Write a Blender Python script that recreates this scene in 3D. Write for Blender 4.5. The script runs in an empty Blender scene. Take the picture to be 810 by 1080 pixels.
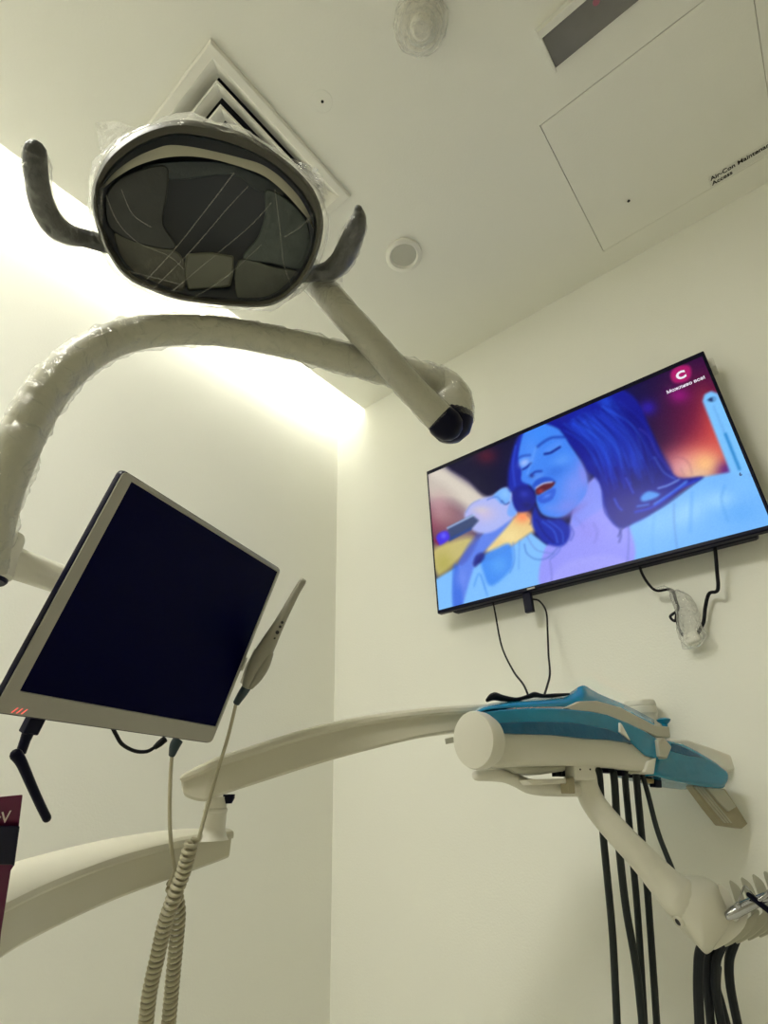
import bpy, bmesh, math, random
import numpy as np
from mathutils import Vector, Matrix, noise

random.seed(7)
S = bpy.context.scene
COL = S.collection

# ------------------------------------------------------------------ camera
F = 559.776; CX, CY = 405.0, 540.0
RM = np.array([[0.77379996, 0.63276148, -0.02909522],
               [-0.31564725, 0.34536502, -0.88379286],
               [-0.5491816, 0.69306271, 0.46697286]])      # rows: right, down, forward
CAM = Vector((0.0, 0.0, 1.0))
cd = bpy.data.cameras.new('camera'); cam = bpy.data.objects.new('camera', cd); COL.objects.link(cam)
cam.matrix_world = Matrix(((RM[0][0], -RM[1][0], -RM[2][0], CAM.x),
                           (RM[0][1], -RM[1][1], -RM[2][1], CAM.y),
                           (RM[0][2], -RM[1][2], -RM[2][2], CAM.z), (0, 0, 0, 1)))
cd.sensor_fit = 'HORIZONTAL'; cd.sensor_width = 36.0; cd.lens = F * 36.0 / 810.0
cd.clip_start = 0.02; cd.clip_end = 50
S.camera = cam


def ray(px, py):
    c = np.array([(px - CX) / F, (py - CY) / F, 1.0])
    return Vector(RM.T @ c)


def U(px, py, d):                       # surveyed point: a photo pixel at a measured distance (m)
    return CAM + ray(px, py) * d


def on_plane(px, py, p0, n):
    r = ray(px, py)
    return CAM + r * ((p0 - CAM).dot(n) / r.dot(n))


def on_z(px, py, z): return on_plane(px, py, Vector((0, 0, z)), Vector((0, 0, 1)))
def on_y(px, py, y): return on_plane(px, py, Vector((0, y, 0)), Vector((0, 1, 0)))
def on_x(px, py, x): return on_plane(px, py, Vector((x, 0, 0)), Vector((1, 0, 0)))


def lin(c):
    return tuple((v / 12.92 if v <= 0.04045 else ((v + 0.055) / 1.055) ** 2.4) for v in (x / 255.0 for x in c))


# ------------------------------------------------------------------ materials
def mat(name, rgb, rough=0.5, metal=0.0, noise_amt=0.0, nscale=40.0, bump=0.0, bscale=120.0, coat=0.0, emit=None, estr=0.0, spec=0.5):
    m = bpy.data.materials.new(name); m.use_nodes = True
    nt = m.node_tree; b = nt.nodes['Principled BSDF']
    c = lin(rgb)
    b.inputs['Base Color'].default_value = (*c, 1)
    b.inputs['Roughness'].default_value = rough
    b.inputs['Metallic'].default_value = metal
    b.inputs['Specular IOR Level'].default_value = spec
    b.inputs['Coat Weight'].default_value = coat
    tc = nt.nodes.new('ShaderNodeTexCoord')
    if noise_amt:
        n = nt.nodes.new('ShaderNodeTexNoise'); n.inputs['Scale'].default_value = nscale; n.inputs['Detail'].default_value = 4
        nt.links.new(tc.outputs['Object'], n.inputs['Vector'])
        mx = nt.nodes.new('ShaderNodeMix'); mx.data_type = 'RGBA'
        mx.inputs[6].default_value = (*[max(0, v * (1 - noise_amt)) for v in c], 1)
        mx.inputs[7].default_value = (*[min(1, v * (1 + noise_amt)) for v in c], 1)
        nt.links.new(n.outputs['Fac'], mx.inputs[0]); nt.links.new(mx.outputs[2], b.inputs['Base Color'])
    if bump:
        n2 = nt.nodes.new('ShaderNodeTexNoise'); n2.inputs['Scale'].default_value = bscale; n2.inputs['Detail'].default_value = 5
        nt.links.new(tc.outputs['Object'], n2.inputs['Vector'])
        bp = nt.nodes.new('ShaderNodeBump'); bp.inputs['Strength'].default_value = bump; bp.inputs['Distance'].default_value = 0.01
        nt.links.new(n2.outputs['Fac'], bp.inputs['Height']); nt.links.new(bp.outputs['Normal'], b.inputs['Normal'])
    if emit:
        b.inputs['Emission Color'].default_value = (*lin(emit), 1); b.inputs['Emission Strength'].default_value = estr
    return m


def film_mat(name, tint=(255, 255, 255), base=0.06, edge=0.75, body=(235, 235, 228), bump=0.6, bscale=60.0, rough=0.18):
    """thin clear plastic: see-through face on, milky at grazing folds, glossy wrinkles"""
    m = bpy.data.materials.new(name); m.use_nodes = True
    nt = m.node_tree; nt.nodes.clear()
    o = nt.nodes.new('ShaderNodeOutputMaterial')
    tr = nt.nodes.new('ShaderNodeBsdfTransparent'); tr.inputs[0].default_value = (*lin(tint), 1)
    df = nt.nodes.new('ShaderNodeBsdfDiffuse'); df.inputs[0].default_value = (*lin(body), 1)
    tl = nt.nodes.new('ShaderNodeBsdfTranslucent'); tl.inputs[0].default_value = (*lin(body), 1)
    gl = nt.nodes.new('ShaderNodeBsdfGlossy'); gl.inputs[0].default_value = (0.9, 0.9, 0.9, 1); gl.inputs['Roughness'].default_value = rough
    tc = nt.nodes.new('ShaderNodeTexCoord')
    n = nt.nodes.new('ShaderNodeTexNoise'); n.inputs['Scale'].default_value = bscale; n.inputs['Detail'].default_value = 6; n.inputs['Distortion'].default_value = 1.2
    nt.links.new(tc.outputs['Object'], n.inputs['Vector'])
    bp = nt.nodes.new('ShaderNodeBump'); bp.inputs['Strength'].default_value = bump; bp.inputs['Distance'].default_value = 0.01
    nt.links.new(n.outputs['Fac'], bp.inputs['Height'])
    for s in (df, tl, gl): nt.links.new(bp.outputs['Normal'], s.inputs['Normal'])
    lw = nt.nodes.new('ShaderNodeLayerWeight'); lw.inputs['Blend'].default_value = 0.35
    nt.links.new(bp.outputs['Normal'], lw.inputs['Normal'])
    mr = nt.nodes.new('ShaderNodeMapRange'); mr.inputs['From Min'].default_value = 0.0; mr.inputs['From Max'].default_value = 1.0
    mr.inputs['To Min'].default_value = base; mr.inputs['To Max'].default_value = edge
    nt.links.new(lw.outputs['Facing'], mr.inputs['Value'])
    a1 = nt.nodes.new('ShaderNodeMixShader'); a1.inputs[0].default_value = 0.5
    nt.links.new(df.outputs[0], a1.inputs[1]); nt.links.new(tl.outputs[0], a1.inputs[2])
    a2 = nt.nodes.new('ShaderNodeMixShader'); a2.inputs[0].default_value = 0.45
    nt.links.new(a1.outputs[0], a2.inputs[1]); nt.links.new(gl.outputs[0], a2.inputs[2])
    a3 = nt.nodes.new('ShaderNodeMixShader')
    nt.links.new(mr.outputs[0], a3.inputs[0]); nt.links.new(tr.outputs[0], a3.inputs[1]); nt.links.new(a2.outputs[0], a3.inputs[2])
    nt.links.new(a3.outputs[0], o.inputs['Surface'])
    return m


M = {}
M['wall'] = mat('wall_paint', (237, 237, 230), 0.75, noise_amt=0.02, nscale=3, bump=0.08, bscale=180, spec=0.25)
M['ceiling'] = mat('ceiling_paint', (236, 236, 229), 0.8, noise_amt=0.03, nscale=2.5, bump=0.06, bscale=150, spec=0.2)
M['dim_wall'] = mat('dim_wall_finish', (176, 172, 156), 0.5, noise_amt=0.1, nscale=5)  # dim finish added on unseen walls to reduce bounced light
M['floor'] = mat('floor_vinyl', (214, 213, 204), 0.5, noise_amt=0.06, nscale=6)
M['dark'] = mat('duct_black', (14, 16, 24), 0.8)
M['cream'] = mat('cream_enamel', (216, 214, 202), 0.38, noise_amt=0.02, nscale=8)
M['cream2'] = mat('pale_enamel', (224, 222, 212), 0.45, noise_amt=0.015, nscale=10)
M['beam'] = mat('beam_enamel', (206, 203, 188), 0.4, noise_amt=0.02, nscale=10)
M['arm'] = mat('warm_grey_enamel', (184, 183, 168), 0.35, noise_amt=0.03, nscale=20)
M['white'] = mat('white_plastic', (228, 227, 220), 0.4)
M['alu'] = mat('diffuser_enamel', (230, 229, 221), 0.45)
M['silver'] = mat('silver_plastic', (166, 164, 156), 0.42, noise_amt=0.02, nscale=60)
M['navy'] = mat('black_plastic', (5, 6, 34), 0.35, spec=.15)
M['black'] = mat('black_rubber', (8, 9, 18), 0.5, spec=.2)
M['hose'] = mat('grey_hose', (38, 45, 47), 0.5, spec=.25)
M['hose_dark'] = mat('charcoal_hose', (24, 29, 35), 0.5, spec=.25)
M['screen_off'] = mat('dark_screen', (3, 4, 46), 0.25, spec=0.05)
M['grip'] = mat('grey_grip', (62, 63, 62), 0.4, noise_amt=0.2, nscale=50, bump=0.5, bscale=90)
M['shell'] = mat('lamp_shell', (112, 108, 92), 0.35, noise_amt=0.08, nscale=18)
M['rim'] = mat('lamp_rim', (66, 64, 54), 0.4, noise_amt=0.2, nscale=14)
M['recess'] = mat('lamp_recess', (26, 32, 38), 0.4)
M['reflector'] = mat('lamp_reflector', (18, 28, 42), 0.4, noise_amt=0.35, nscale=9, coat=.15)
M['band'] = mat('lamp_band', (196, 194, 178), 0.5)
M['module'] = mat('lamp_module', (104, 106, 96), 0.4)
M['wand'] = mat('wand_grey', (146, 143, 130), 0.45)
M['mark'] = mat('dark_marks', (40, 40, 44), 0.6)
M['teal_plug'] = mat('plug_boot', (26, 46, 56), 0.45)
M['cord'] = mat('cord_beige', (176, 170, 146), 0.5)
M['blue'] = mat('blue_film', (10, 130, 170), 0.22, noise_amt=0.25, nscale=14, bump=0.25, bscale=35, coat=0.3)
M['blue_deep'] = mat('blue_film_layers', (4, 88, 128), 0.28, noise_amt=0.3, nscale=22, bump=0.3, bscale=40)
M['chrome'] = mat('chrome', (190, 192, 196), 0.14, metal=1.0)
M['magenta'] = mat('magenta_card', (82, 6, 50), 0.4, spec=.25)
M['print'] = mat('pale_print', (206, 196, 190), 0.6)
M['text'] = mat('label_ink', (22, 22, 20), 0.7)
M['paddle'] = mat('grey_pad', (160, 152, 126), 0.5, noise_amt=0.1, nscale=60)
M['sign'] = mat('sign_panel', (120, 118, 116), 0.25, noise_amt=0.2, nscale=14)
M['pink'] = mat('pink_tone', (160, 96, 112), 0.4)
M['film'] = film_mat('clear_film', base=0.012, edge=0.55, bump=0.35, bscale=30)
M['film_arm'] = film_mat('clear_sleeve', base=0.05, edge=0.6, bump=0.9, bscale=45)
M['film_label'] = film_mat('label_film', base=0.015, edge=0.2, bump=0.2, bscale=30)
M['crease'] = film_mat('film_creases', base=0.16, edge=0.55, bump=0.3, bscale=80)
M['bag'] = film_mat('bag_film', base=0.16, edge=0.8, bump=0.9, bscale=70, body=(252, 252, 248))
M['led'] = mat('led', (255, 255, 255), 0.5, emit=(253, 251, 239), estr=1.0)
M['red_led'] = mat('red_led', (120, 20, 20), 0.5, emit=(255, 112, 100), estr=1.0)


# ------------------------------------------------------------------ objects
def tag(o, label=None, cat=None, group=None, kind=None):
    if label: o['label'] = label
    if cat: o['category'] = cat
    if group: o['group'] = group
    if kind: o['kind'] = kind
    return o


def thing(name, label, cat, loc, group=None):
    o = bpy.data.objects.new(name, None); o.empty_display_size = 0.05
    COL.objects.link(o); o.location = loc
    o['_o'] = tuple(loc)
    return tag(o, label, cat, group)


class G:
    """geometry collector in world coordinates"""
    def __init__(s): s.v = []; s.f = []; s.mi = []

    def add(s, vs, fs, mi=0):
        k = len(s.v); s.v += [Vector(v) for v in vs]
        s.f += [tuple(i + k for i in f) for f in fs]; s.mi += [mi] * len(fs); return s

    def box(s, lo, hi, mi=0):
        (a, b, c), (d, e, f) = lo, hi
        return s.add([(a, b, c), (d, b, c), (d, e, c), (a, e, c), (a, b, f), (d, b, f), (d, e, f), (a, e, f)],
                     [(0, 3, 2, 1), (4, 5, 6, 7), (0, 1, 5, 4), (1, 2, 6, 5), (2, 3, 7, 6), (3, 0, 4, 7)], mi)

    def obox(s, c, ax, ay, az, mi=0):      # half-axes
        c = Vector(c); p = [c + ax * i + ay * j + az * k for k in (-1, 1) for i, j in ((-1, -1), (1, -1), (1, 1), (-1, 1))]
        return s.add(p, [(0, 3, 2, 1), (4, 5, 6, 7), (0, 1, 5, 4), (1, 2, 6, 5), (2, 3, 7, 6), (3, 0, 4, 7)], mi)

    def loft(s, rings, caps=True, closed=True, mi=0):
        n = len(rings[0]); v = [p for r in rings for p in r]; f = []
        for i in range(len(rings) - 1):
            for j in range(n if closed else n - 1):
                a = i * n + j; b = i * n + (j + 1) % n
                f.append((a, b, b + n, a + n))
        if caps:
            f.append(tuple(range(n))[::-1]); f.append(tuple(range((len(rings) - 1) * n, len(rings) * n)))
        return s.add(v, f, mi)

    def tube(s, pts, rad, seg=12, caps=True, mi=0, round_end=False, wob=0.0, flat=None):
        pts = [Vector(p) for p in pts]; n = len(pts)
        if not hasattr(rad, '__len__'): rad = [rad] * n
        rad = list(rad)
        if round_end:
            t0 = (pts[0] - pts[1]).normalized(); t1 = (pts[-1] - pts[-2]).normalized()
            a, ra, b, rb = pts[0], rad[0], pts[-1], rad[-1]
            hs = [math.sin(math.radians(q)) for q in (30, 60, 85)]; cs = [math.cos(math.radians(q)) for q in (30, 60, 85)]
            pts = [a + t0 * ra * h for h in hs[::-1]] + pts + [b + t1 * rb * h for h in hs]
            rad = [ra * c for c in cs[::-1]] + rad + [rb * c for c in cs]
            n = len(pts)
        rings = []; nrm = None
        for i in range(n):
            t = (pts[min(i + 1, n - 1)] - pts[max(i - 1, 0)]).normalized()
            if nrm is None:
                nrm = t.cross(Vector((0, 0, 1)))
                if nrm.length < 1e-3: nrm = t.cross(Vector((0, 1, 0)))
                nrm.normalize()
            nrm = (nrm - t * nrm.dot(t)).normalized(); bn = t.cross(nrm)
            r = []
            for k in range(seg):
                a = 2 * math.pi * k / seg; q = rad[i]
                if wob:
                    p0 = pts[i] + nrm * math.cos(a) * q + bn * math.sin(a) * q
                    q *= 1 + wob * noise.noise(p0 * 55.0) + 0.5 * wob * noise.noise(p0 * 140.0)
                ca, sa = math.cos(a), math.sin(a)
                if flat: sa *= flat
                r.append(pts[i] + nrm * ca * q + bn * sa * q)
            rings.append(r)
        return s.loft(rings, caps, True, mi)

    def lathe(s, c, axis, prof, seg=48, mi=0, caps=True):
        c = Vector(c); axis = Vector(axis).normalized()
        a = axis.orthogonal().normalized(); b = axis.cross(a)
        rings = [[c + axis * h + (a * math.cos(2 * math.pi * k / seg) + b * math.sin(2 * math.pi * k / seg)) * r for k in range(seg)] for r, h in prof]
        return s.loft(rings, caps, True, mi)

    def prism(s, pts, off, mi=0):
        pts = [Vector(p) for p in pts]; off = Vector(off)
        return s.loft([pts, [p + off for p in pts]], True, True, mi)

    def build(s, name, mats, parent=None, bevel=0.0, smooth=True, seg=2, angle=35, sub=0):
        if not isinstance(mats, (list, tuple)): mats = [mats]
        org = Vector((0, 0, 0))
        if parent is not None:
            q = parent
            while q.parent is not None: q = q.parent
            org = Vector(q['_o'])
        elif s.v:
            xs = [v for v in s.v]
            org = Vector((sum(v.x for v in xs) / len(xs), sum(v.y for v in xs) / len(xs), min(v.z for v in xs)))
        me = bpy.data.meshes.new(name)
        me.from_pydata([tuple(v - org) for v in s.v], [], s.f); me.update()
        bm = bmesh.new(); bm.from_mesh(me); bmesh.ops.recalc_face_normals(bm, faces=bm.faces); bm.to_mesh(me); bm.free()
        for m in mats: me.materials.append(m)
        if len(mats) > 1: me.polygons.foreach_set('material_index', s.mi)
        if smooth:
            me.polygons.foreach_set('use_smooth', [True] * len(me.polygons))
            me.set_sharp_from_angle(angle=math.radians(angle))
        o = bpy.data.objects.new(name, me); COL.objects.link(o)
        if parent is not None: o.parent = parent
        else: o.location = org; o['_o'] = tuple(org)
        if bevel:
            b = o.modifiers.new('bevel', 'BEVEL'); b.width = bevel; b.segments = seg; b.limit_method = 'ANGLE'; b.angle_limit = math.radians(30)
            b.harden_normals = False
        if sub:
            b = o.modifiers.new('sub', 'SUBSURF'); b.levels = sub; b.render_levels = sub
        return o


def cr(pts, n=8, closed=False):
    """Catmull-Rom through points (Vectors or tuples of any size)"""
    P = [np.array(p, float) for p in pts]; m = len(P); out = []
    rng = range(m) if closed else range(m - 1)
    for i in rng:
        if closed: a, b, c, d = P[(i - 1) % m], P[i], P[(i + 1) % m], P[(i + 2) % m]
        else: a, b, c, d = P[max(i - 1, 0)], P[i], P[i + 1], P[min(i + 2, m - 1)]
        for k in range(n):
            t = k / n
            out.append(0.5 * ((2 * b) + (-a + c) * t + (2 * a - 5 * b + 4 * c - d) * t * t + (-a + 3 * b - 3 * c + d) * t ** 3))
    if not closed: out.append(P[-1])
    return out


def px_tube(pts, n=8):
    """pts: (px, py, distance, radius in px) -> world points and radii in metres"""
    q = cr(pts, n)
    return [U(a[0], a[1], a[2]) for a in q], [a[3] * a[2] / F for a in q]


def text_geo(body, size, origin, ex, ey, depth=0.0004, align='LEFT', bold=0.0, shear=0.0):
    c = bpy.data.curves.new('writing', 'FONT'); c.body = body; c.size = size; c.align_x = align; c.extrude = depth; c.offset = bold; c.shear = shear
    c.resolution_u = 4
    o = bpy.data.objects.new('writing', c); COL.objects.link(o)
    dg = bpy.context.evaluated_depsgraph_get()
    me = bpy.data.meshes.new_from_object(o.evaluated_get(dg))
    ex = Vector(ex).normalized(); ey = Vector(ey).normalized(); ez = ex.cross(ey)
    g = G(); g.add([Vector(origin) + ex * v.co.x + ey * v.co.y + ez * v.co.z for v in me.vertices], [tuple(p.vertices) for p in me.polygons])
    bpy.data.objects.remove(o); bpy.data.curves.remove(c); bpy.data.meshes.remove(me)
    return g


X, Y, Z = Vector((1, 0, 0)), Vector((0, 1, 0)), Vector((0, 0, 1))

# ------------------------------------------------------------------ the room
XL, XR, YB, YF, ZC = -1.46, 1.35, -2.2, 1.505, 2.6
XE, ZS = -1.293, 2.752                       # cove edge of the dropped ceiling, cove soffit


def structure(name, g, m, **k):
    o = g.build(name, m, smooth=False, **k); o['kind'] = 'structure'; return o


structure('floor', G().box((XL - .1, YB - .1, -.1), (XR + .1, YF + .1, 0)), M['floor'])
structure('wall_left', G().box((XL - .1, YB - .1, 0), (XL, YF + .1, ZS + .1)), M['wall'])
structure('wall_back', G().box((XL, YF, 0), (XR + .1, YF + .1, ZS + .1)), M['wall'])
structure('wall_right', G().box((XR, YB - .1, 0), (XR + .1, YF, ZS + .1)), M['dim_wall'])
structure('wall_front', G().box((XL, YB - .1, 0), (XR, YB, ZS + .1)), M['dim_wall'])
# ceiling board with the openings for the air diffuser and the access hatch
DX0, DX1, DY0, DY1 = -1.148, -0.656, 0.2246, 0.7166      # diffuser outside
HX0, HX1, HY0, HY1 = -0.1345, 0.364, 0.911, 1.4135        # hatch
holes = [(DX0 + .03, DX1 - .03, DY0 + .03, DY1 - .03), (HX0, HX1, HY0, HY1)]
xs = sorted({XE, XR} | {h[0] for h in holes} | {h[1] for h in holes}); ys = sorted({YB, YF} | {h[2] for h in holes} | {h[3] for h in holes})
cg = G(); TK = .03
bm = bmesh.new(); vd = {}


def vv(x, y, z):
    k = (round(x, 5), round(y, 5), z)
    if k not in vd: vd[k] = bm.verts.new((x, y, z))
    return vd[k]


def solid(i, j):
    if i < 0 or j < 0 or i >= len(xs) - 1 or j >= len(ys) - 1: return False
    cx, cy = (xs[i] + xs[i + 1]) / 2, (ys[j] + ys[j + 1]) / 2
    return not any(h[0] < cx < h[1] and h[2] < cy < h[3] for h in holes)


for i in range(len(xs) - 1):
    for j in range(len(ys) - 1):
        if not solid(i, j): continue
        a, b, c, d = xs[i], xs[i + 1], ys[j], ys[j + 1]
        bm.faces.new([vv(a, c, ZC), vv(a, d, ZC), vv(b, d, ZC), vv(b, c, ZC)])
        bm.faces.new([vv(a, c, ZC + TK), vv(b, c, ZC + TK), vv(b, d, ZC + TK), vv(a, d, ZC + TK)])
        for (di, dj, p, q) in ((-1, 0, (a, c), (a, d)), (1, 0, (b, d), (b, c)), (0, -1, (b, c), (a, c)), (0, 1, (a, d), (b, d))):
            if not solid(i + di, j + dj):
                bm.faces.new([vv(*p, ZC), vv(*p, ZC + TK), vv(*q, ZC + TK), vv(*q, ZC)])
for v in bm.verts: v.index = 0
vl = list(bm.verts)
for k, v in enumerate(vl): v.index = k
cg.add([v.co.copy() for v in vl], [tuple(v.index for v in f.verts) for f in bm.faces]); bm.free()
structure('ceiling', cg, M['ceiling'])
structure('trim_1', G().box((XL, YB, ZS), (XE, YF, ZS + .06)).box((XE, YB, ZC + TK), (XE + .03, YF, ZS + .06)), M['wall'])   # cove soffit and upstand
structure('trim_2', G().box((XE + .03, YB, ZS + .04), (XR, YF, ZS + .06)), M['dark'])       # slab above the ceiling void

# LED strip on the back of the ceiling edge, inside the cove
led = G().box((XE - .012, YB + .05, ZC + .036), (XE - .001, YF - .02, ZC + .052)).build('cove_light_strip', M['led'], smooth=False)
tag(led, 'warm white light strip hidden in the ceiling cove above the left wall', 'light strip')
ML = M['led'].node_tree.nodes['Principled BSDF']; ML.inputs['Emission Strength'].default_value = 26.0

# added fill light panel, unseen behind the viewer, to brighten the room
pl = thing('added_fill_panel', 'added square white fill light panel on the ceiling, unseen behind the viewer', 'ceiling light', (-.65, -.75, ZC))
G().box((-.95, -1.05, ZC - .012), (-.35, -.45, ZC - .001)).build('frame', M['white'], pl, smooth=False)
M['added_fill'] = mat('added_fill', (255, 255, 255), .5, emit=(253, 251, 238), estr=36.5)
G().box((-.93, -1.03, ZC - .014), (-.37, -.47, ZC - .0121)).build('diffuser', M['added_fill'], pl, smooth=False)

# ------------------------------------------------------------------ air diffuser
t = thing('air_diffuser', 'square four-way white air diffuser in the ceiling behind the lamp head', 'air vent', ((DX0 + DX1) / 2, (DY0 + DY1) / 2, ZC))
cxd, cyd, hw = (DX0 + DX1) / 2, (DY0 + DY1) / 2, (DX1 - DX0) / 2


def sq(h, z): return [Vector((cxd + a * h, cyd + b * h, z)) for a, b in ((-1, -1), (1, -1), (1, 1), (-1, 1))]


def ring(g, prof, mi=0):                   # square ring swept round a closed profile of (half width, z)
    g.loft([sq(h, z) for h, z in prof] + [sq(*prof[0])], caps=False, mi=mi)
    return g


def frame_ring(prof): return ring(G(), prof)


frame_ring([(hw, ZC - .001), (hw, ZC - .010), (hw - .004, ZC - .014), (hw - .024, ZC - .014), (hw - .028, ZC - .010), (hw - .062, ZC + .030), (hw - .065, ZC + .028), (hw - .034, ZC - .001)]).build('frame', M['alu'], t, smooth=False)
for k, h0 in enumerate((hw - .058, hw - .096, hw - .134)):
    frame_ring([(h0, ZC - .006), (h0 - .003, ZC - .010), (h0 - .036, ZC + .030), (h0 - .039, ZC + .028)]).build('vane', M['alu'], t, smooth=False)
h0 = hw - .172
g = G(); g.loft([sq(h0, ZC - .006), sq(h0 - .003, ZC - .010), sq(.012, ZC + .020)], caps=True); g.build('core', M['alu'], t, smooth=False)
g = G().box((cxd - hw + .03, cyd - hw + .03, ZC + .075), (cxd + hw - .03, cyd + hw - .03, ZC + .08))
for a, b, c, d in ((-1, -1, -.97, 1), (.97, -1, 1, 1), (-1, -1, 1, -.97), (-1, .97, 1, 1)):
    q = hw - .03; g.box((cxd + a * q, cyd + b * q, ZC + .031), (cxd + c * q, cyd + d * q, ZC + .076))
g.build('plenum', M['dark'], t, smooth=False)

# ------------------------------------------------------------------ access hatch and its sign
gp = .0018
hatch = G().box((HX0 + gp, HY0 + gp, ZC), (HX1 - gp, HY1 - .0012, ZC + .012)).build('access_hatch', M['ceiling'], smooth=False)
tag(hatch, 'flush square access hatch in the ceiling above the television', 'hatch')
t = thing('hatch_label', 'clear sticker with two lines of black lettering on the ceiling hatch', 'label', (0.3, 1.39, ZC))
G().box((.1945, 1.369, ZC - .0007), (.445, 1.408, ZC - .0001)).build('sticker', M['film_label'], t, smooth=False)
yT = 1.3865
text_geo('Air-Con Maintenance', .0195, (.1985, yT, ZC - .0012), X, -Y, .0003, bold=.0004).build('lettering', M['text'], t, smooth=False)
text_geo('Access', .0195, (.1995, yT + .0185, ZC - .0012), X, -Y, .0003, bold=.0004).build('lettering', M['text'], t, smooth=False)
p = on_z(663, 212, ZC)
sc_ = G().lathe(p + Vector((0, 0, -.0015)), Z, [(.001, 0), (.0042, .0004), (.0048, .0022)], 16).build('screw', M['text'])
tag(sc_, 'small dark screw head in the ceiling hatch above the television', 'screw')

# ------------------------------------------------------------------ downlight
p = Vector((-.6567, .982, ZC)); R0 = .0615
t = thing('downlight', 'small round switched-off white downlight in the ceiling', 'ceiling light', p)
G().lathe(p, -Z, [(R0, 0), (R0, .008), (R0 - .004, .011), (R0 - .014, .012), (R0 - .017, .006), (R0 - .020, .002), (R0 - .024, 0.0)], 56).build('trim_ring', M['white'], t)
G().lathe(p, -Z, [(R0 - .017, .0005), (R0 - .018, .0035), (.001, .0045)], 48).build('lens', mat('lens_frost', (186, 186, 176), .5), t)

# ------------------------------------------------------------------ ceiling detector in a clear cover
p = Vector((-.256, .523, ZC)); R1 = .062
t = thing('smoke_detector', 'round ceiling detector under a rippled clear cover at the top edge', 'smoke detector', p)
G().lathe(p, -Z, [(.052, 0), (.052, .010), (.044, .016), (.026, .018), (.024, .030), (.018, .036), (.001, .038)], 40).build('body', M['cream'], t)
rings = []
for r, h in ((R1 + .002, 0), (R1 + .003, .006), (R1 - .001, .014), (.056, .020), (.05, .019), (.046, .025), (.038, .024), (.034, .034), (.028, .040), (.02, .046), (.012, .046), (.004, .049)):
    rr = []
    for k in range(48):
        a = 2 * math.pi * k / 48; q = p + Vector((math.cos(a) * r, math.sin(a) * r, -h))
        rr.append(q + Vector((math.cos(a), math.sin(a), -.5)) * .004 * noise.noise(q * 60))
    rings.append(rr)
G().loft(rings, caps=False).build('cover', M['bag'], t)

# patched screw hole
p = on_z(340, 107, ZC)
t = thing('ceiling_anchor', 'filled round patch with a dark screw hole in the ceiling by the diffuser', 'anchor hole', p)
G().lathe(p, -Z, [(.028, -.001), (.026, .0006), (.010, .0011), (.001, .0011)], 28).build('patch', M['ceiling'], t)
G().lathe(p, -Z, [(.004, .0008), (.0036, .0018), (.0005, .0016)], 14).build('hole', M['dark'], t)

# ------------------------------------------------------------------ framed sign panel on the ceiling
x0, x1, y0, y1 = -.0525, .42, .708, .8135
t = thing('ceiling_panel', 'long narrow grey panel in a white frame on the ceiling, cut by the top edge', 'ceiling sign', ((x0 + x1) / 2, (y0 + y1) / 2, ZC))
w = .006; hh = .022
G().box((x0, y0, ZC - hh), (x1, y0 + .018, ZC)).box((x0, y0 + .018, ZC - hh), (x0 + w, y1, ZC)).box((x1 - w, y0 + .018, ZC - hh), (x1, y1, ZC)).build('frame', M['white'], t, bevel=.0015, smooth=False)
G().box((x0 + w, y0 + .018, ZC - .008), (x1 - w, y1 - .004, ZC - .001)).build('panel', M['sign'], t, smooth=False)
q = on_z(629, 2, ZC - .009)
G().lathe(q, Z, [(.001, -.0005), (.007, 0), (.008, .001)], 20).build('pink_disc', M['pink'], t)  # small plain pink disc on the panel

# ------------------------------------------------------------------ television
YT = 1.42
TX0, TX1, TZ0, TZ1 = -.918, .0185, 1.508, 2.0535
SX0, SX1, SZ0, SZ1 = -.9105, .0105, 1.5187, 2.0365
t = thing('television', 'flat wide television on the wall showing a blue-lit singer with a microphone', 'television', ((TX0 + TX1) / 2, YT, TZ0))
tv = t
G().box((TX0, YT, TZ0), (TX1, YT + .022, TZ1)).build('bezel', M['navy'], t, bevel=.003)
G().box((TX0 + .04, YT + .022, TZ0 + .0), (TX1 - .04, YT + .058, TZ1 - .12)).build('back_cover', M['navy'], t, bevel=.008)
G().box((-.62, YT + .045, 1.62), (-.28, YF - .012, 1.90)).box((-.66, YF - .014, 1.60), (-.24, YF - .0005, 1.92)).build('wall_bracket', M['black'], t)
G().box((.005, YT + .02, 2.005), (.032, YF - .02, 2.035)).build('bracket_arm', M['white'], t, bevel=.003)
G().box((-.6005, YT - .0012, 1.5105), (-.5765, YT, 1.5155)).build('badge', M['silver'], t, smooth=False)
q = on_y(556, 634, YT + .012)
G().box((q.x - .013, YT + .012, q.z - .032), (q.x + .013, YT + .028, TZ0 + .004)).build('sensor', M['navy'], t, bevel=.002)

# picture: painted into the colours of a fine grid that is the display itself
NX, NY = 420, 236
gx, gz = np.meshgrid(np.linspace(SX0, SX1, NX), np.linspace(SZ0, SZ1, NY))
YS = YT - .0006
W_ = np.stack([gx, np.full_like(gx, YS), gz - 1.0], -1) @ RM.T
PX = CX + F * W_[..., 0] / W_[..., 2]; PY = CY + F * W_[..., 1] / W_[..., 2]
IMG = np.zeros((NY, NX, 3)); IMG[:] = (10, 7, 62)


def fill(mask, col, alpha=1.0):
    a = (np.clip(mask, 0, 1) * alpha)[..., None]
    IMG[:] = IMG * (1 - a) + np.array(col, float) * a


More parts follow.
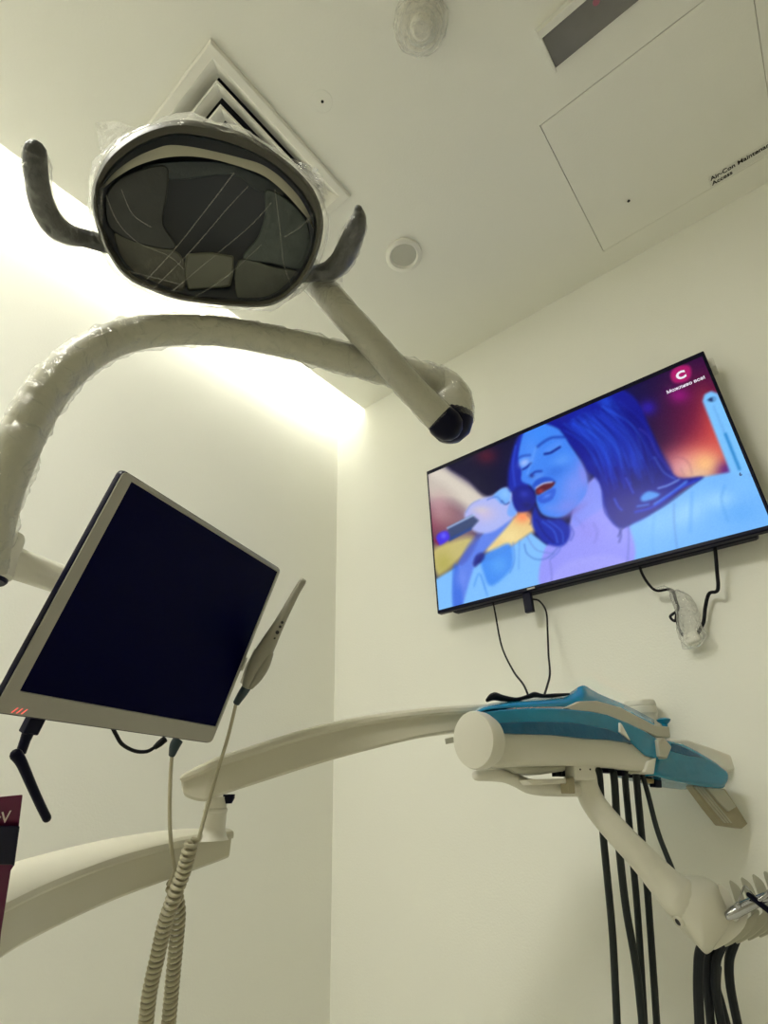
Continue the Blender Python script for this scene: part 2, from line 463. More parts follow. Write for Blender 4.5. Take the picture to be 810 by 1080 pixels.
def seg_d(pts, closed):
    P = np.array(pts); n = len(P); d = np.full(PX.shape, 1e9); ins = np.zeros(PX.shape, bool)
    for i in range(n if closed else n - 1):
        a, b = P[i], P[(i + 1) % n]; e = b - a; L = max(e @ e, 1e-9)
        tt = np.clip(((PX - a[0]) * e[0] + (PY - a[1]) * e[1]) / L, 0, 1)
        d = np.minimum(d, np.hypot(PX - a[0] - tt * e[0], PY - a[1] - tt * e[1]))
        if closed and abs(e[1]) > 1e-9:
            c = ((a[1] > PY) != (b[1] > PY)) & (PX < e[0] * (PY - a[1]) / e[1] + a[0]); ins ^= c
    return np.where(ins, -d, d) if closed else d


def poly(pts, col, soft=1.5, alpha=1.0, smooth=True):
    q = cr(pts, 5, True) if smooth else pts
    fill(0.5 - seg_d(q, True) / (2 * soft), col, alpha)


def stroke(pts, w, col, alpha=1.0, soft=0.8):
    fill(0.5 - (seg_d(cr(pts, 5), False) - w / 2) / (2 * soft), col, alpha)


def blob(x, y, rx, ry, col, alpha=1.0, rot=0.0):
    c, s = math.cos(math.radians(rot)), math.sin(math.radians(rot))
    dx, dy = PX - x, PY - y; u, v = (dx * c + dy * s) / rx, (-dx * s + dy * c) / ry
    fill(np.exp(-(u * u + v * v)), col, alpha)


# backdrop
blob(760, 450, 70, 80, (96, 14, 60), .95); blob(745, 430, 40, 45, (88, 12, 58), .8); blob(762, 462, 34, 28, (200, 62, 66), .85, 30)
blob(758, 448, 14, 36, (214, 84, 70), .7, -25); blob(738, 482, 42, 20, (226, 96, 84), .9, -20); blob(722, 494, 24, 16, (226, 160, 170), .9)
blob(745, 490, 18, 14, (255, 196, 132), .95); blob(736, 500, 16, 6, (236, 200, 160), .7); blob(768, 496, 12, 10, (70, 14, 140), .7)
blob(683, 430, 9, 8, (44, 26, 190), .8); blob(716, 417, 11, 8, (160, 20, 130), .75); blob(650, 415, 30, 12, (8, 8, 90), .5)
blob(475, 548, 48, 34, (176, 140, 140), .85, 40); blob(462, 556, 20, 30, (116, 56, 74), .75, 20); blob(452, 552, 12, 14, (150, 60, 84), .5)
poly([(448, 498), (466, 490), (482, 500), (512, 521), (535, 545), (528, 566), (505, 548), (478, 530), (451, 528)], (206, 196, 182), 7, .95)
poly([(452, 500), (464, 494), (500, 517), (520, 532), (500, 538), (470, 512)], (222, 214, 200), 5, .7)
blob(466, 542, 14, 14, (190, 150, 150), .6); blob(462, 532, 10, 12, (196, 150, 158), .6)
poly([(470, 489), (500, 474), (548, 452), (552, 500), (548, 520), (514, 524), (494, 507)], (16, 12, 46), 2.5, 1)
blob(513, 481, 12, 9, (96, 28, 44), .75); blob(540, 500, 14, 26, (12, 10, 66), .6)
poly([(455, 580), (492, 566), (500, 575), (470, 604), (460, 606)], (206, 194, 120), 4, .95); blob(468, 594, 9, 12, (176, 168, 80), .7)
poly([(512, 582), (520, 566), (548, 541), (562, 546), (568, 556), (556, 566), (530, 582)], (236, 208, 140), 3, 1)
blob(551, 545, 9, 7, (255, 140, 92), .85); blob(538, 566, 12, 8, (246, 226, 160), .7); stroke([(556, 543), (560, 548), (559, 553)], 1.5, (120, 70, 80), .6)
# jackets and skin
poly([(458, 612), (478, 600), (520, 590), (560, 562), (590, 585), (586, 628), (460, 652)], (128, 192, 255), 1.5, 1, False)
poly([(655, 562), (668, 550), (704, 530), (742, 503), (780, 496), (800, 505), (830, 560), (658, 602)], (118, 186, 255), 1.5, 1, False)
blob(726, 540, 22, 12, (160, 216, 255), .7, -30); blob(760, 528, 16, 10, (166, 220, 255), .7); blob(694, 552, 14, 12, (134, 200, 255), .6); blob(780, 540, 20, 12, (96, 172, 250), .6)
stroke([(711, 531), (711, 550), (714, 578)], 1.0, (70, 120, 200), .7); stroke([(764, 512), (761, 528), (768, 550)], 2.5, (86, 160, 240), .5); stroke([(730, 520), (728, 560)], 4, (92, 166, 246), .45)
stroke([(690, 545), (688, 570), (692, 590)], 3, (100, 172, 250), .4)
poly([(574, 580), (597, 560), (606, 536), (622, 508), (640, 500), (646, 540), (664, 556), (663, 600), (576, 624)], (150, 152, 250), 1.5, 1)
poly([(604, 540), (620, 512), (637, 505), (640, 530), (622, 545), (606, 556)], (132, 148, 248), 2, .9); blob(622, 560, 16, 12, (146, 140, 240), .5)
poly([(580, 610), (600, 592), (640, 585), (662, 592), (662, 602), (582, 622)], (166, 166, 252), 3, .7)
stroke([(626, 552), (630, 562), (627, 572)], 2.5, (124, 126, 226), .5); stroke([(606, 545), (616, 556)], 2.5, (122, 124, 228), .4)
stroke([(663, 556), (663, 575), (661, 598)], 1.3, (84, 96, 196), .6); stroke([(580, 592), (582, 606), (581, 618)], 1.2, (96, 104, 206), .6)
poly([(508, 588), (524, 578), (538, 574), (541, 592), (536, 604), (518, 618), (510, 604)], (66, 140, 244), 2, .95); blob(526, 596, 10, 10, (92, 168, 250), .7)
stroke([(541, 572), (543, 590), (538, 604)], 1.2, (56, 112, 220), .5); stroke([(500, 618), (506, 605), (514, 628)], 2, (80, 150, 240), .6); stroke([(507, 607), (512, 622)], 1.2, (70, 136, 236), .6)
stroke([(548, 570), (547, 600)], 1.4, (90, 150, 236), .6)
# forearm and hand
poly([(478, 612), (486, 590), (506, 566), (528, 546), (540, 548), (520, 572), (504, 590), (496, 610), (486, 642), (478, 640)], (96, 132, 236), 1.6, 1)
poly([(484, 594), (494, 574), (508, 560), (500, 580), (490, 594)], (76, 92, 190), 2, .7); poly([(499, 594), (502, 586), (508, 583), (511, 588), (506, 594), (501, 598)], (30, 36, 130), 1.5, .85)
poly([(478, 600), (484, 600), (488, 640), (479, 642)], (60, 110, 226), 2, .8); stroke([(478, 600), (478, 642)], 1, (70, 130, 230), .8)
blob(486, 610, 6, 10, (120, 150, 246), .6)
poly([(490, 545), (496, 533), (508, 526), (520, 522), (534, 514), (542, 524), (545, 541), (532, 553), (516, 562), (500, 560)], (172, 184, 246), 1.6, 1)
blob(510, 542, 14, 9, (206, 190, 222), .8); blob(506, 538, 8, 4, (220, 206, 196), .5); blob(500, 548, 8, 8, (170, 170, 240), .5)
poly([(520, 523), (530, 515), (538, 518), (537, 529), (530, 532), (524, 527)], (116, 178, 250), 1.2, 1); poly([(535, 540), (540, 526), (544, 529), (545, 541), (539, 545)], (120, 170, 250), 1.2, 1)
blob(533, 521, 5, 5, (140, 196, 255), .8); stroke([(529, 528), (533, 532), (537, 530)], 1.2, (30, 50, 150), .8); stroke([(514, 527), (524, 524), (529, 530)], 1.2, (60, 100, 210), .7); stroke([(492, 540), (497, 532), (506, 527)], 1, (110, 130, 220), .6)
poly([(472, 556), (498, 543), (505, 549), (498, 557), (474, 571)], (58, 74, 116), 1.3, 1, False); stroke([(472, 557), (500, 543)], 1.8, (170, 196, 240), .9); stroke([(474, 569), (496, 558)], 3, (34, 70, 150), .8)
poly([(460, 570), (462, 563), (471, 560), (474, 568), (464, 575)], (70, 50, 226), 1.2, 1); stroke([(459, 569), (462, 574)], 2, (150, 30, 60), .8); blob(468, 565, 3, 3, (110, 110, 255), .8)
# hair behind the face, left strand
poly([(546, 462), (554, 456), (556, 500), (556, 515), (538, 518), (536, 500), (540, 478)], (24, 40, 170), 2, 1); stroke([(544, 470), (541, 490), (543, 512)], 2.5, (44, 78, 214), .6)
# microphone head
poly([(540, 524), (545, 514), (554, 512), (562, 517), (565, 528), (560, 537), (549, 540), (543, 536)], (20, 28, 140), 1.3, 1); blob(553, 521, 5, 4, (50, 64, 190), .8); blob(556, 533, 5, 3, (12, 16, 100), .7)
# face
poly([(574, 446), (562, 451), (553, 456), (549, 468), (546.5, 484), (550, 496), (550, 507), (559, 512), (565, 520), (566, 531), (573, 543), (590, 546), (604, 538), (619, 518), (617, 496), (603, 471), (590, 452)], (66, 134, 244), 1.2, 1)
blob(606, 512, 14, 22, (130, 148, 246), .75, 25); blob(598, 534, 16, 8, (128, 140, 240), .7, -20); blob(592, 486, 10, 6, (96, 160, 252), .7, -25); blob(570, 458, 14, 8, (60, 142, 252), .6, -20)
blob(615, 500, 5, 16, (150, 140, 236), .6, -15); blob(586, 497, 12, 6, (46, 104, 220), .55, -20); blob(560, 474, 8, 12, (84, 150, 252), .5); blob(604, 540, 14, 3, (130, 110, 200), .5, -32)
stroke([(567, 471), (575, 465), (583, 461.5), (595, 461)], 2.6, (24, 62, 176), .8, 1.2); stroke([(546, 484), (551, 481), (559, 480)], 2.0, (26, 60, 180), .75, 1.0)
poly([(574, 475), (583, 468), (592, 466), (591, 472), (582, 477)], (84, 146, 250), 1.5, .7); stroke([(574.5, 478.8), (580, 477.8), (585, 475), (590.5, 471.5)], 2.2, (12, 30, 130), .95)
blob(553, 488, 6, 4, (170, 196, 252), .85, -30); stroke([(551.5, 495), (556, 492.5), (560, 488.5)], 2.0, (16, 34, 140), .9)
stroke([(565, 472), (561, 486), (556, 500)], 2, (110, 170, 255), .5); stroke([(560, 501), (565, 497.5), (571, 497)], 2.2, (26, 50, 160), .8); blob(561, 502, 2.5, 2, (40, 40, 120), .8); blob(567, 503, 7, 2.5, (100, 150, 240), .6, -25)
poly([(561, 513), (566, 506), (575, 503), (583, 505), (586, 509), (576, 509), (566, 515)], (38, 84, 206), 1, .95)
poly([(565, 520), (566, 514), (575, 509.5), (585, 508.5), (582, 514), (573, 519), (568, 522)], (92, 30, 44), .9, 1); stroke([(565.5, 514.5), (573, 510), (582, 508.4)], 1.6, (214, 222, 250), .85); blob(570, 518, 3, 2, (190, 60, 60), .8)
poly([(567, 524), (573, 521), (584, 515), (586, 519), (582, 527), (573, 531), (568, 529)], (44, 88, 214), 1.2, .9); blob(577, 523, 5, 2, (100, 150, 250), .7, -25); blob(580, 536, 8, 4, (110, 146, 246), .5)
# hair
poly([(564, 534), (570, 545), (582, 548), (592, 548), (601, 556), (600, 568), (592, 576), (578, 574), (568, 566), (561, 552)], (16, 38, 170), 1.8, 1)
stroke([(572, 550), (584, 560), (588, 572)], 2, (48, 96, 226), .7); stroke([(578, 549), (592, 560), (594, 572)], 1.6, (60, 110, 236), .6); stroke([(566, 548), (574, 562), (584, 572)], 1.6, (8, 16, 110), .7)
stroke([(553, 574), (556, 584), (566, 590), (578, 588), (588, 578)], 1.2, (50, 90, 190), .6); stroke([(556, 566), (566, 580), (584, 584)], 1.0, (90, 120, 210), .7); stroke([(600, 552), (605, 562), (602, 570)], 1.2, (50, 70, 180), .7); stroke([(580, 590), (589, 582), (592, 574)], 1, (70, 100, 210), .7)
poly([(573, 445), (586, 438), (612, 424), (640, 408), (668, 418), (684, 448), (694, 470), (704, 490), (716, 504), (742, 503), (720, 516), (704, 530), (684, 544), (668, 552), (655, 557), (645, 550), (637, 532), (634, 513), (627, 503), (620, 497), (613, 484), (602, 470), (590, 453)], (12, 20, 146), 1.6, 1)
poly([(655, 440), (672, 436), (690, 470), (706, 496), (690, 510), (664, 516), (650, 490)], (8, 10, 122), 6, .85); poly([(634, 490), (648, 486), (668, 520), (664, 548), (648, 548), (640, 530)], (8, 8, 140), 4, .9)
blob(622, 452, 16, 12, (34, 92, 232), .85, 50); blob(640, 468, 18, 14, (32, 84, 226), .75, 60); blob(640, 425, 16, 7, (30, 84, 222), .7, 40); blob(655, 478, 8, 16, (28, 72, 220), .6, -20); blob(608, 448, 10, 6, (22, 50, 190), .6); blob(632, 486, 10, 8, (26, 60, 200), .7); blob(668, 486, 5, 12, (30, 80, 220), .5, -10)
rs = random.Random(3)
for k in range(130):
    u = rs.random(); x0_, y0_ = 592 + 62 * u, 446 - 26 * u + rs.uniform(0, 10)
    x1_, y1_ = 634 + 62 * u + rs.uniform(-6, 6), 506 - 10 * u + rs.uniform(-16, 14)
    c = rs.choice([(44, 104, 240), (28, 70, 220), (6, 10, 104), (18, 44, 190), (8, 12, 120)])
    stroke([(x0_, y0_), ((x0_ + x1_) / 2 + rs.uniform(2, 12), (y0_ + y1_) / 2 - rs.uniform(0, 8)), (x1_, y1_)], rs.uniform(.5, 1.8), c, .32, 1.0)
stroke([(674, 452), (684, 460), (692, 476), (706, 496)], 1.3, (84, 74, 190), .6); stroke([(690, 482), (700, 498), (712, 505)], 1.5, (96, 140, 240), .7)
stroke([(716, 506), (704, 512), (694, 515)], 1.8, (150, 190, 250), .8); stroke([(724, 508), (708, 520), (690, 532)], 2.6, (80, 150, 250), .8); poly([(676, 524), (684, 518), (696, 521), (690, 526), (678, 529)], (90, 170, 250), 1.5, .9)
stroke([(670, 540), (690, 534), (716, 516), (738, 505)], 2, (20, 60, 220), .9); stroke([(672, 534), (684, 532)], 2, (80, 150, 250), .7); stroke([(740, 504), (722, 518), (700, 534), (676, 546)], 1, (14, 30, 120), .8)
stroke([(660, 504), (664, 512), (668, 520)], 1.8, (64, 90, 226), .8); stroke([(648, 526), (652, 534), (656, 538)], 1.8, (70, 110, 236), .8); stroke([(636, 520), (638, 540), (650, 554)], 1.6, (28, 44, 170), .8)
stroke([(652, 554), (655, 564), (653, 572)], 1.2, (30, 40, 130), .8); stroke([(664, 552), (656, 558), (652, 566)], 1.2, (30, 40, 130), .8)
stroke([(706, 484), (716, 482), (726, 488), (730, 500)], 1, (160, 90, 110), .6); stroke([(718, 494), (722, 502)], 1, (170, 120, 120), .6)
# broadcaster's mark and volume bar
poly([(708, 392), (716, 386), (727, 386), (729, 395), (724, 402), (713, 404), (708, 400)], (172, 24, 104), 1.2, 1)
poly([(741, 423), (743, 416), (750, 412.5), (757, 415), (797, 500), (771, 500)], (124, 196, 255), 1, 1, False); poly([(770, 494), (797, 494), (810, 520), (776, 520)], (124, 192, 255), 5, .8, False)
stroke([(752.5, 428), (764, 456)], 1.3, (96, 160, 230), .9); stroke([(765, 457.5), (780, 495)], 2.3, (16, 112, 190), 1)
poly([(746, 422), (749, 419.5), (751.5, 419), (752, 424), (749.5, 423.6)], (20, 40, 90), .5, 1, False); stroke([(753, 418.6), (754.6, 420.5), (753.6, 423)], .8, (30, 60, 120), .9, .5)
for _ in range(2):
    for ax_ in (0, 1): IMG = np.concatenate([IMG.take([0], ax_), IMG, IMG.take([-1], ax_)], ax_).take(range(0, IMG.shape[ax_]), ax_) * .25 + IMG * .5 + np.concatenate([IMG, IMG.take([-1], ax_)], ax_).take(range(1, IMG.shape[ax_] + 1), ax_) * .25
IMG += (np.random.RandomState(1).rand(NY, NX, 1) - .5) * 7
IMG = np.clip(IMG, 0, 255) / 255.0
LINV = np.where(IMG <= 0.04045, IMG / 12.92, ((IMG + 0.055) / 1.055) ** 2.4)
g = G()
g.v = [Vector((a, YS, b)) for a, b in zip(gx.ravel(), gz.ravel())]
g.f = [(j * NX + i, j * NX + i + 1, (j + 1) * NX + i + 1, (j + 1) * NX + i) for j in range(NY - 1) for i in range(NX - 1)]
ms = bpy.data.materials.new('display'); ms.use_nodes = True
nt = ms.node_tree; b = nt.nodes['Principled BSDF']; at = nt.nodes.new('ShaderNodeAttribute'); at.attribute_name = 'picture'
b.inputs['Base Color'].default_value = (.004, .004, .01, 1); b.inputs['Roughness'].default_value = .25; b.inputs['Specular IOR Level'].default_value = .1
nt.links.new(at.outputs['Color'], b.inputs['Emission Color']); b.inputs['Emission Strength'].default_value = 1.0
me_o = None
org = Vector(tv['_o'])
me = bpy.data.meshes.new('screen'); me.from_pydata([tuple(v - org) for v in g.v], [], g.f); me.update()
ca = me.color_attributes.new('picture', 'FLOAT_COLOR', 'POINT')
ca.data.foreach_set('color', np.concatenate([LINV.reshape(-1, 3), np.ones((NX * NY, 1))], 1).astype(np.float32).ravel())
me.materials.append(ms)
scr = bpy.data.objects.new('screen', me); COL.objects.link(scr); scr.parent = tv
M['glow_white'] = mat('display_white', (20, 20, 20), .5, emit=(238, 232, 246), estr=1.0)
M['glow_ink'] = mat('display_ink', (20, 20, 20), .5, emit=(24, 50, 110), estr=1.0)
a_, b_ = on_y(703.5, 415.5, YS - .001), on_y(744, 401, YS - .001)
text_geo('Можливо все!', .0142, a_, X, Z, .0002, bold=.0003).build('lettering', M['glow_white'], scr, smooth=False)
c_ = on_y(718.2, 395.5, YS - .001)
text_geo('C', .034, c_ - Vector((0.0125, 0, .0115)), X, Z, .0002, bold=.0016).build('logo', M['glow_white'], scr, smooth=False)
c_ = on_y(782, 501.5, YS - .001)
text_geo('6', .012, c_ - Vector((.004, 0, .0)), X, Z, .0002, bold=.0004).build('numeral', M['glow_ink'], scr, smooth=False)

# wires below the television
def wire(name, pts, r, m, label, cat, group=None, n=8):
    q = [Vector(p) for p in cr([tuple(p) for p in pts], n)]
    o = G().tube(q, r, 8, round_end=True).build(name, m); tag(o, label, cat, group); return o


wire('television_cable', [(on_y(520, 638, 1.455)) + Vector((0, 0, .03)), on_y(522, 645, 1.44), on_y(529, 681, 1.40), on_y(541, 707, 1.32), on_y(552, 722, 1.24), on_y(558, 736, 1.19)], .0026, M['black'],
     'thin black cable from television down to tray, left of the pair', 'cable', 'cables from the television to the tray')
wire('television_cable', [on_y(562, 632, 1.445), on_y(569, 634, 1.44), on_y(576, 645, 1.44), on_y(577.5, 665, 1.43), on_y(578.5, 690, 1.38), on_y(580, 710, 1.30), on_y(577, 724, 1.24), on_y(573, 736, 1.19)], .0026, M['black'],
     'thin black cable from the sensor plug under television to tray, right of the pair', 'cable', 'cables from the television to the tray')
wire('adapter_cable', [on_y(673, 585, 1.45), on_y(676, 602, 1.455), on_y(684, 616, 1.46), on_y(693, 623, 1.465), on_y(708, 622, 1.475), on_y(713, 634, 1.478), on_y(715, 643, 1.48), on_y(707, 650, 1.478), on_y(712, 655, 1.478), on_y(714, 646, 1.478), on_y(715, 660, 1.48), on_y(720, 670, 1.48)], .0034, M['black'],
     'looped black cable running from the television into the left of the plastic bag', 'cable')
wire('power_cable', [on_y(754, 575, 1.45), on_y(756, 600, 1.46), on_y(757, 622, 1.47), on_y(748, 626, 1.48), on_y(744, 640, 1.485), on_y(742, 656, 1.485), on_y(736, 668, 1.482)], .0042, M['black'],
     'kinked black power cable running from the television into the right of the plastic bag', 'cable')
# clear plastic bag with adapter
pc = on_y(727, 662, 1.478)
t = thing('plastic_bag', 'crumpled clear plastic bag of wires on the wall under television', 'plastic bag', pc - Vector((0, 0, .05)))
rings = []
for (px, py, r) in ((711, 623, 5), (716, 628, 9), (722, 640, 11), (725, 652, 12), (727, 662, 12), (730, 672, 14), (730, 680, 10), (729, 685, 3)):
    c = on_y(px, py, 1.472); q = r * .0022; rr = []
    for k in range(22):
        a = 2 * math.pi * k / 22; p = c + Vector((math.cos(a) * q, math.sin(a) * min(.018, q * .7), 0))
        p += Vector((noise.noise(p * 90), .4 * noise.noise(p * 90 + Vector((3, 1, 2))), noise.noise(p * 90 + Vector((7, 5, 1))))) * .011
        p.y = min(p.y, YF - .002); rr.append(p)
    rings.append(rr)
G().loft(rings).build('bag', M['bag'], t, angle=25)
c = on_y(730, 673, 1.478)
G().obox(c, Vector((.016, 0, .004)), Vector((0, .012, 0)), Vector((-.002, 0, .012))).build('adapter', M['white'], t, bevel=.004)
G().tube([on_y(690, 622, 1.468), on_y(700, 619, 1.47), on_y(710, 624, 1.472)], .006, 10, wob=.8).build('twisted_neck', M['bag'], t)

# ------------------------------------------------------------------ examination lamp
LC = U(215, 225, .64); LN = (CAM - LC).normalized()


def lp(px, py, w): return on_plane(px, py, LC + LN * w, LN)


def lps(pts, w): return [lp(a, b, w) for a, b in pts]


OUT = cr([(97, 200), (102, 184), (116, 160), (145, 138), (182, 127), (217, 129), (262, 143), (300, 168), (326, 193), (338, 217), (341, 240), (335, 268), (321, 296), (296, 318), (266, 324), (198, 318), (158, 306), (131, 291), (113, 266), (102, 240), (97, 218)], 5, True)
INN = cr([(102, 216), (105, 196), (119, 174), (146, 153), (180, 141), (217, 144), (255, 155), (288, 172), (314, 196), (330, 220), (334, 241), (329, 267), (315, 293), (293, 313), (265, 318.5), (199, 313), (161, 301), (135, 287), (118, 264), (107, 240), (102.5, 226)], 5, True)
OC = (219, 226)


def sc(pts, k, dx=0, dy=0): return [(OC[0] + (a - OC[0]) * k + dx, OC[1] + (b - OC[1]) * k + dy) for a, b in pts]


t = thing('examination_lamp', 'grey dental lamp head wrapped in clear plastic, with two curved handles', 'dental lamp', LC)
G().loft([lps(sc(OUT, k), w) for k, w in ((.99, -.001), (.995, -.012), (.98, -.04), (.9, -.065), (.72, -.085), (.4, -.098), (.1, -.1))][::-1], False).build('housing', M['shell'], t)
# front rim: rounded ring from the outside to the recess
g = G(); NR = len(OUT)
mid = [((a[0] * .6 + b[0] * .4), (a[1] * .6 + b[1] * .4)) for a, b in zip(OUT, INN)]
g.loft([lps(sc(OUT, .995), -.008), lps(OUT, -.002), lps(sc(mid, 1.0), .004), lps(INN, .001), lps(sc(INN, .995), -.004)], caps=False)
g.loft([lps(sc(INN, .995), -.004), lps(sc(INN, .985), -.012), lps(sc(INN, .975), -.031)], caps=False, mi=1)
g.build('front_rim', [M['rim'], M['recess']], t, angle=50)
G().loft([lps(sc(INN, .985), -.029), lps(sc(INN, .8), -.040), lps(sc(INN, .5), -.050), lps(sc(INN, .15), -.055), lps(sc(INN, .02), -.055), lps(sc(INN, .0005), -.055)], caps=False).build('reflector', M['reflector'], t)
bt = cr([(107, 198), (122, 181), (143, 166), (165, 156.5), (180, 153), (202, 155), (227, 160), (255, 167), (276, 173.5), (296, 187), (314, 206), (326, 226), (331.5, 241)], 4)
bb = cr([(110, 198), (122, 188), (140, 177), (160, 169.5), (180, 165.5), (203, 165), (227, 168.5), (255, 176.5), (279, 186), (300, 203), (318, 223), (326, 233), (329.5, 240)], 4)
g = G(); g.loft([[lp(*a, -.016), lp(*b, -.012), lp(*b, -.016), lp(*a, -.020)] for a, b in zip(bt, bb)])
g.build('light_band', M['band'], t)
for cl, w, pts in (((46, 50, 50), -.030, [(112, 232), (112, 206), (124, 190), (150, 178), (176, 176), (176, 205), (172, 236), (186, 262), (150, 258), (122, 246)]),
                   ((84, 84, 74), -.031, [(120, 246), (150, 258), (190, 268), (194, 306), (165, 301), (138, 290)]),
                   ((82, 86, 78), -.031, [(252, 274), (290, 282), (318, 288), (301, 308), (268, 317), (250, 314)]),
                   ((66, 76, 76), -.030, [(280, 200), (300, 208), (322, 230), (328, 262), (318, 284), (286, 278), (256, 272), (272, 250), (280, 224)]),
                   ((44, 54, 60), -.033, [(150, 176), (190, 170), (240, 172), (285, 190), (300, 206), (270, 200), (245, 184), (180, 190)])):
    G().prism(lps(cr(pts, 4, True), w), -LN * .004).build('reflection_plate', mat('reflection_tone', cl, .4, noise_amt=.35, nscale=26, bump=.5, bscale=30, coat=.3), t, bevel=.0015)  # plates whose colours imitate reflections in the crumpled plastic over the lens
G().prism(lps([(196, 268), (221, 266), (247, 270), (246, 290), (243, 303), (198, 307), (194, 288)], -.029), -LN * .008).build('lamp_module', M['module'], t, bevel=.003)
def lp_tube(pts, n=6):
    q = cr(pts, n); P = [lp(a[0], a[1], a[2]) for a in q]
    return P, [a[3] * (p - CAM).dot(Vector(RM[2])) / F for a, p in zip(q, P)]


for path, gr in (([(112, 258, -.035, 9), (101, 254.5, -.033, 9), (88, 251, -.03, 9), (75, 248, -.026, 9.5)], [(80, 250, -.028, 9.5), (70, 246, -.024, 11), (59, 239, -.018, 12.5), (50, 227, -.012, 12.5), (43, 210, -.006, 12), (39, 190, 0, 11.5), (37, 170, .004, 11.5), (37.5, 160, .006, 11)]),
                 ([(312, 291, -.040, 8), (326, 289, -.036, 8), (342, 287.5, -.03, 8)], [(338, 288, -.03, 8.5), (348, 285, -.026, 10), (357, 278, -.02, 11), (365, 266, -.013, 11.5), (371, 252, -.007, 11), (376, 240, -.002, 10), (378.5, 229, .002, 7.5), (378, 221, .004, 4.5)])):
    p, r = lp_tube(path); h = G().tube(p, r, 16, round_end=True).build('handle', M['grip'], t)
    p, r = lp_tube(gr); G().tube(p, r, 18, round_end=True).build('grip', M['grip'], h)
    G().tube(p, [q * 1.12 for q in r], 20, wob=.22, caps=False).build('grip_film', M['film_arm'], h)
# clear plastic cover
g = G(); rings = []
for k, w in ((1.02, -.095), (1.05, -.06), (1.045, -.03), (1.03, -.005), (1.005, .007), (.97, .008)):
    rr = []
    for i, (a, b) in enumerate(sc(OUT, k)):
        p = lp(a, b, w); q = noise.noise(p * 28); q2 = noise.noise(p * 75)
        e = (p - LC); e -= LN * e.dot(LN); e = e.normalized() if e.length > 1e-4 else Vector((0, 0, 0))
        amt = .006 if k > .99 else .0
        rr.append(p + e * amt * (q + .6 * q2 - .2) + LN * .0022 * q)
    rings.append(rr)
g.loft(rings, caps=False)
g.build('plastic_cover', M['film'], t, angle=60)


def sheet(pts, amp, w, sd, nn=10):
    """small loose flap of film: four px corners, crumpled"""
    g = G(); c = [np.array(p, float) for p in pts]; v = []
    for i in range(nn + 1):
        for j in range(nn + 1):
            u, s_ = i / nn, j / nn
            q = (c[0] * (1 - u) + c[1] * u) * (1 - s_) + (c[3] * (1 - u) + c[2] * u) * s_
            p = lp(q[0], q[1], w); p += LN * amp * (noise.noise(p * 45 + Vector((sd, 0, 0))) * 1.6 + noise.noise(p * 120 + Vector((0, sd, 0))))
            v.append(p)
    g.add(v, [(i * (nn + 1) + j, i * (nn + 1) + j + 1, (i + 1) * (nn + 1) + j + 1, (i + 1) * (nn + 1) + j) for i in range(nn) for j in range(nn)])
    return g


for k, (pts, w) in enumerate((([(101, 129), (124, 128), (150, 137), (108, 172)], -.02), ([(98, 176), (110, 165), (108, 238), (93, 224)], -.01), ([(305, 166), (336, 178), (346, 206), (330, 200)], -.015),
                              ([(318, 176), (340, 186), (343, 212), (336, 216)], -.01), ([(330, 285), (362, 288), (364, 322), (352, 312)], -.02), ([(106, 240), (114, 252), (133, 296), (118, 280)], -.006))):
    sheet(pts, .006, w, k * 3.1).build('film_flap', M['bag' if k < 4 else 'film_arm'], t, angle=40)
for pts in ([(149, 301), (185, 262), (222, 215), (247, 182)], [(160, 306), (200, 266), (238, 222), (262, 196)], [(176, 312), (214, 280), (262, 240), (286, 214)], [(200, 316), (236, 294), (276, 258)],
            [(112, 206), (124, 234), (146, 256), (178, 270), (194, 284)], [(290, 200), (295, 240), (299, 276), (308, 304)], [(128, 200), (140, 226), (160, 240)], [(300, 250), (316, 240), (330, 226)], [(135, 286), (160, 292), (190, 300)], [(102, 230), (112, 262), (132, 291)]):
    q = [lp(a, b, .0135 + .0012 * noise.noise(Vector((a, b, 0)) * .1)) for a, b in cr(pts, 6)]
    G().tube(q, .00055, 5).build('film_crease', M['crease'], t)

# ------------------------------------------------------------------ lamp arm (post, boom, elbow, spring arm), clear sleeve
t = thing('lamp_arm', 'curved cream lamp arm in clear sleeving that carries the dental lamp head', 'lamp arm', U(5, 590, .6))
B1 = [(-15, 604, .585, 20), (-12.5, 580, .585, 20), (-7, 550, .585, 21), (2, 515, .59, 21), (14, 484, .595, 21), (26, 455, .60, 21), (42, 426, .61, 20.5), (62, 399, .62, 19.5), (86, 377, .635, 18.5), (117, 359.5, .655, 17.5), (147, 351.5, .675, 16.5), (175, 348.5, .69, 15.8), (205, 348, .705, 15.3), (240, 350.5, .72, 15.2), (280, 357.5, .74, 15.3), (320, 366.5, .76, 15.4), (360, 377, .78, 15.6), (400, 387.5, .80, 16), (440, 398, .82, 17), (465, 407, .83, 18.5)]
p, r = px_tube(B1, 5); G().tube(p, r, 24, round_end=False).build('boom', M['arm'], t)
p2, r2 = px_tube([(452, 401.5, .825, 17), (464, 408, .83, 19.5), (472, 417, .83, 22), (475, 428, .825, 23.5), (475, 440, .82, 24)], 6); G().tube(p2, r2, 28).build('elbow', M['arm'], t)
p3, r3 = px_tube([(475, 439, .82, 24.2), (474.8, 444, .818, 24.2)], 4); G().tube(p3, r3, 28, round_end=True).build('joint_cap', M['navy'], t)
B2 = [(470, 447, .785, 17), (455, 432, .782, 15.8), (430, 405.5, .775, 15), (400, 371, .765, 14.8), (370, 338, .755, 14.8), (345, 310, .762, 14.8)] + [(a, b, (lp(a, b, -.115) - CAM).dot(Vector(RM[2])), 14.8) for a, b in ((322, 285), (300, 262), (276, 243))]
p4, r4 = px_tube(B2, 5); G().tube(p4, r4, 24, round_end=True).build('spring_arm', M['arm'], t)
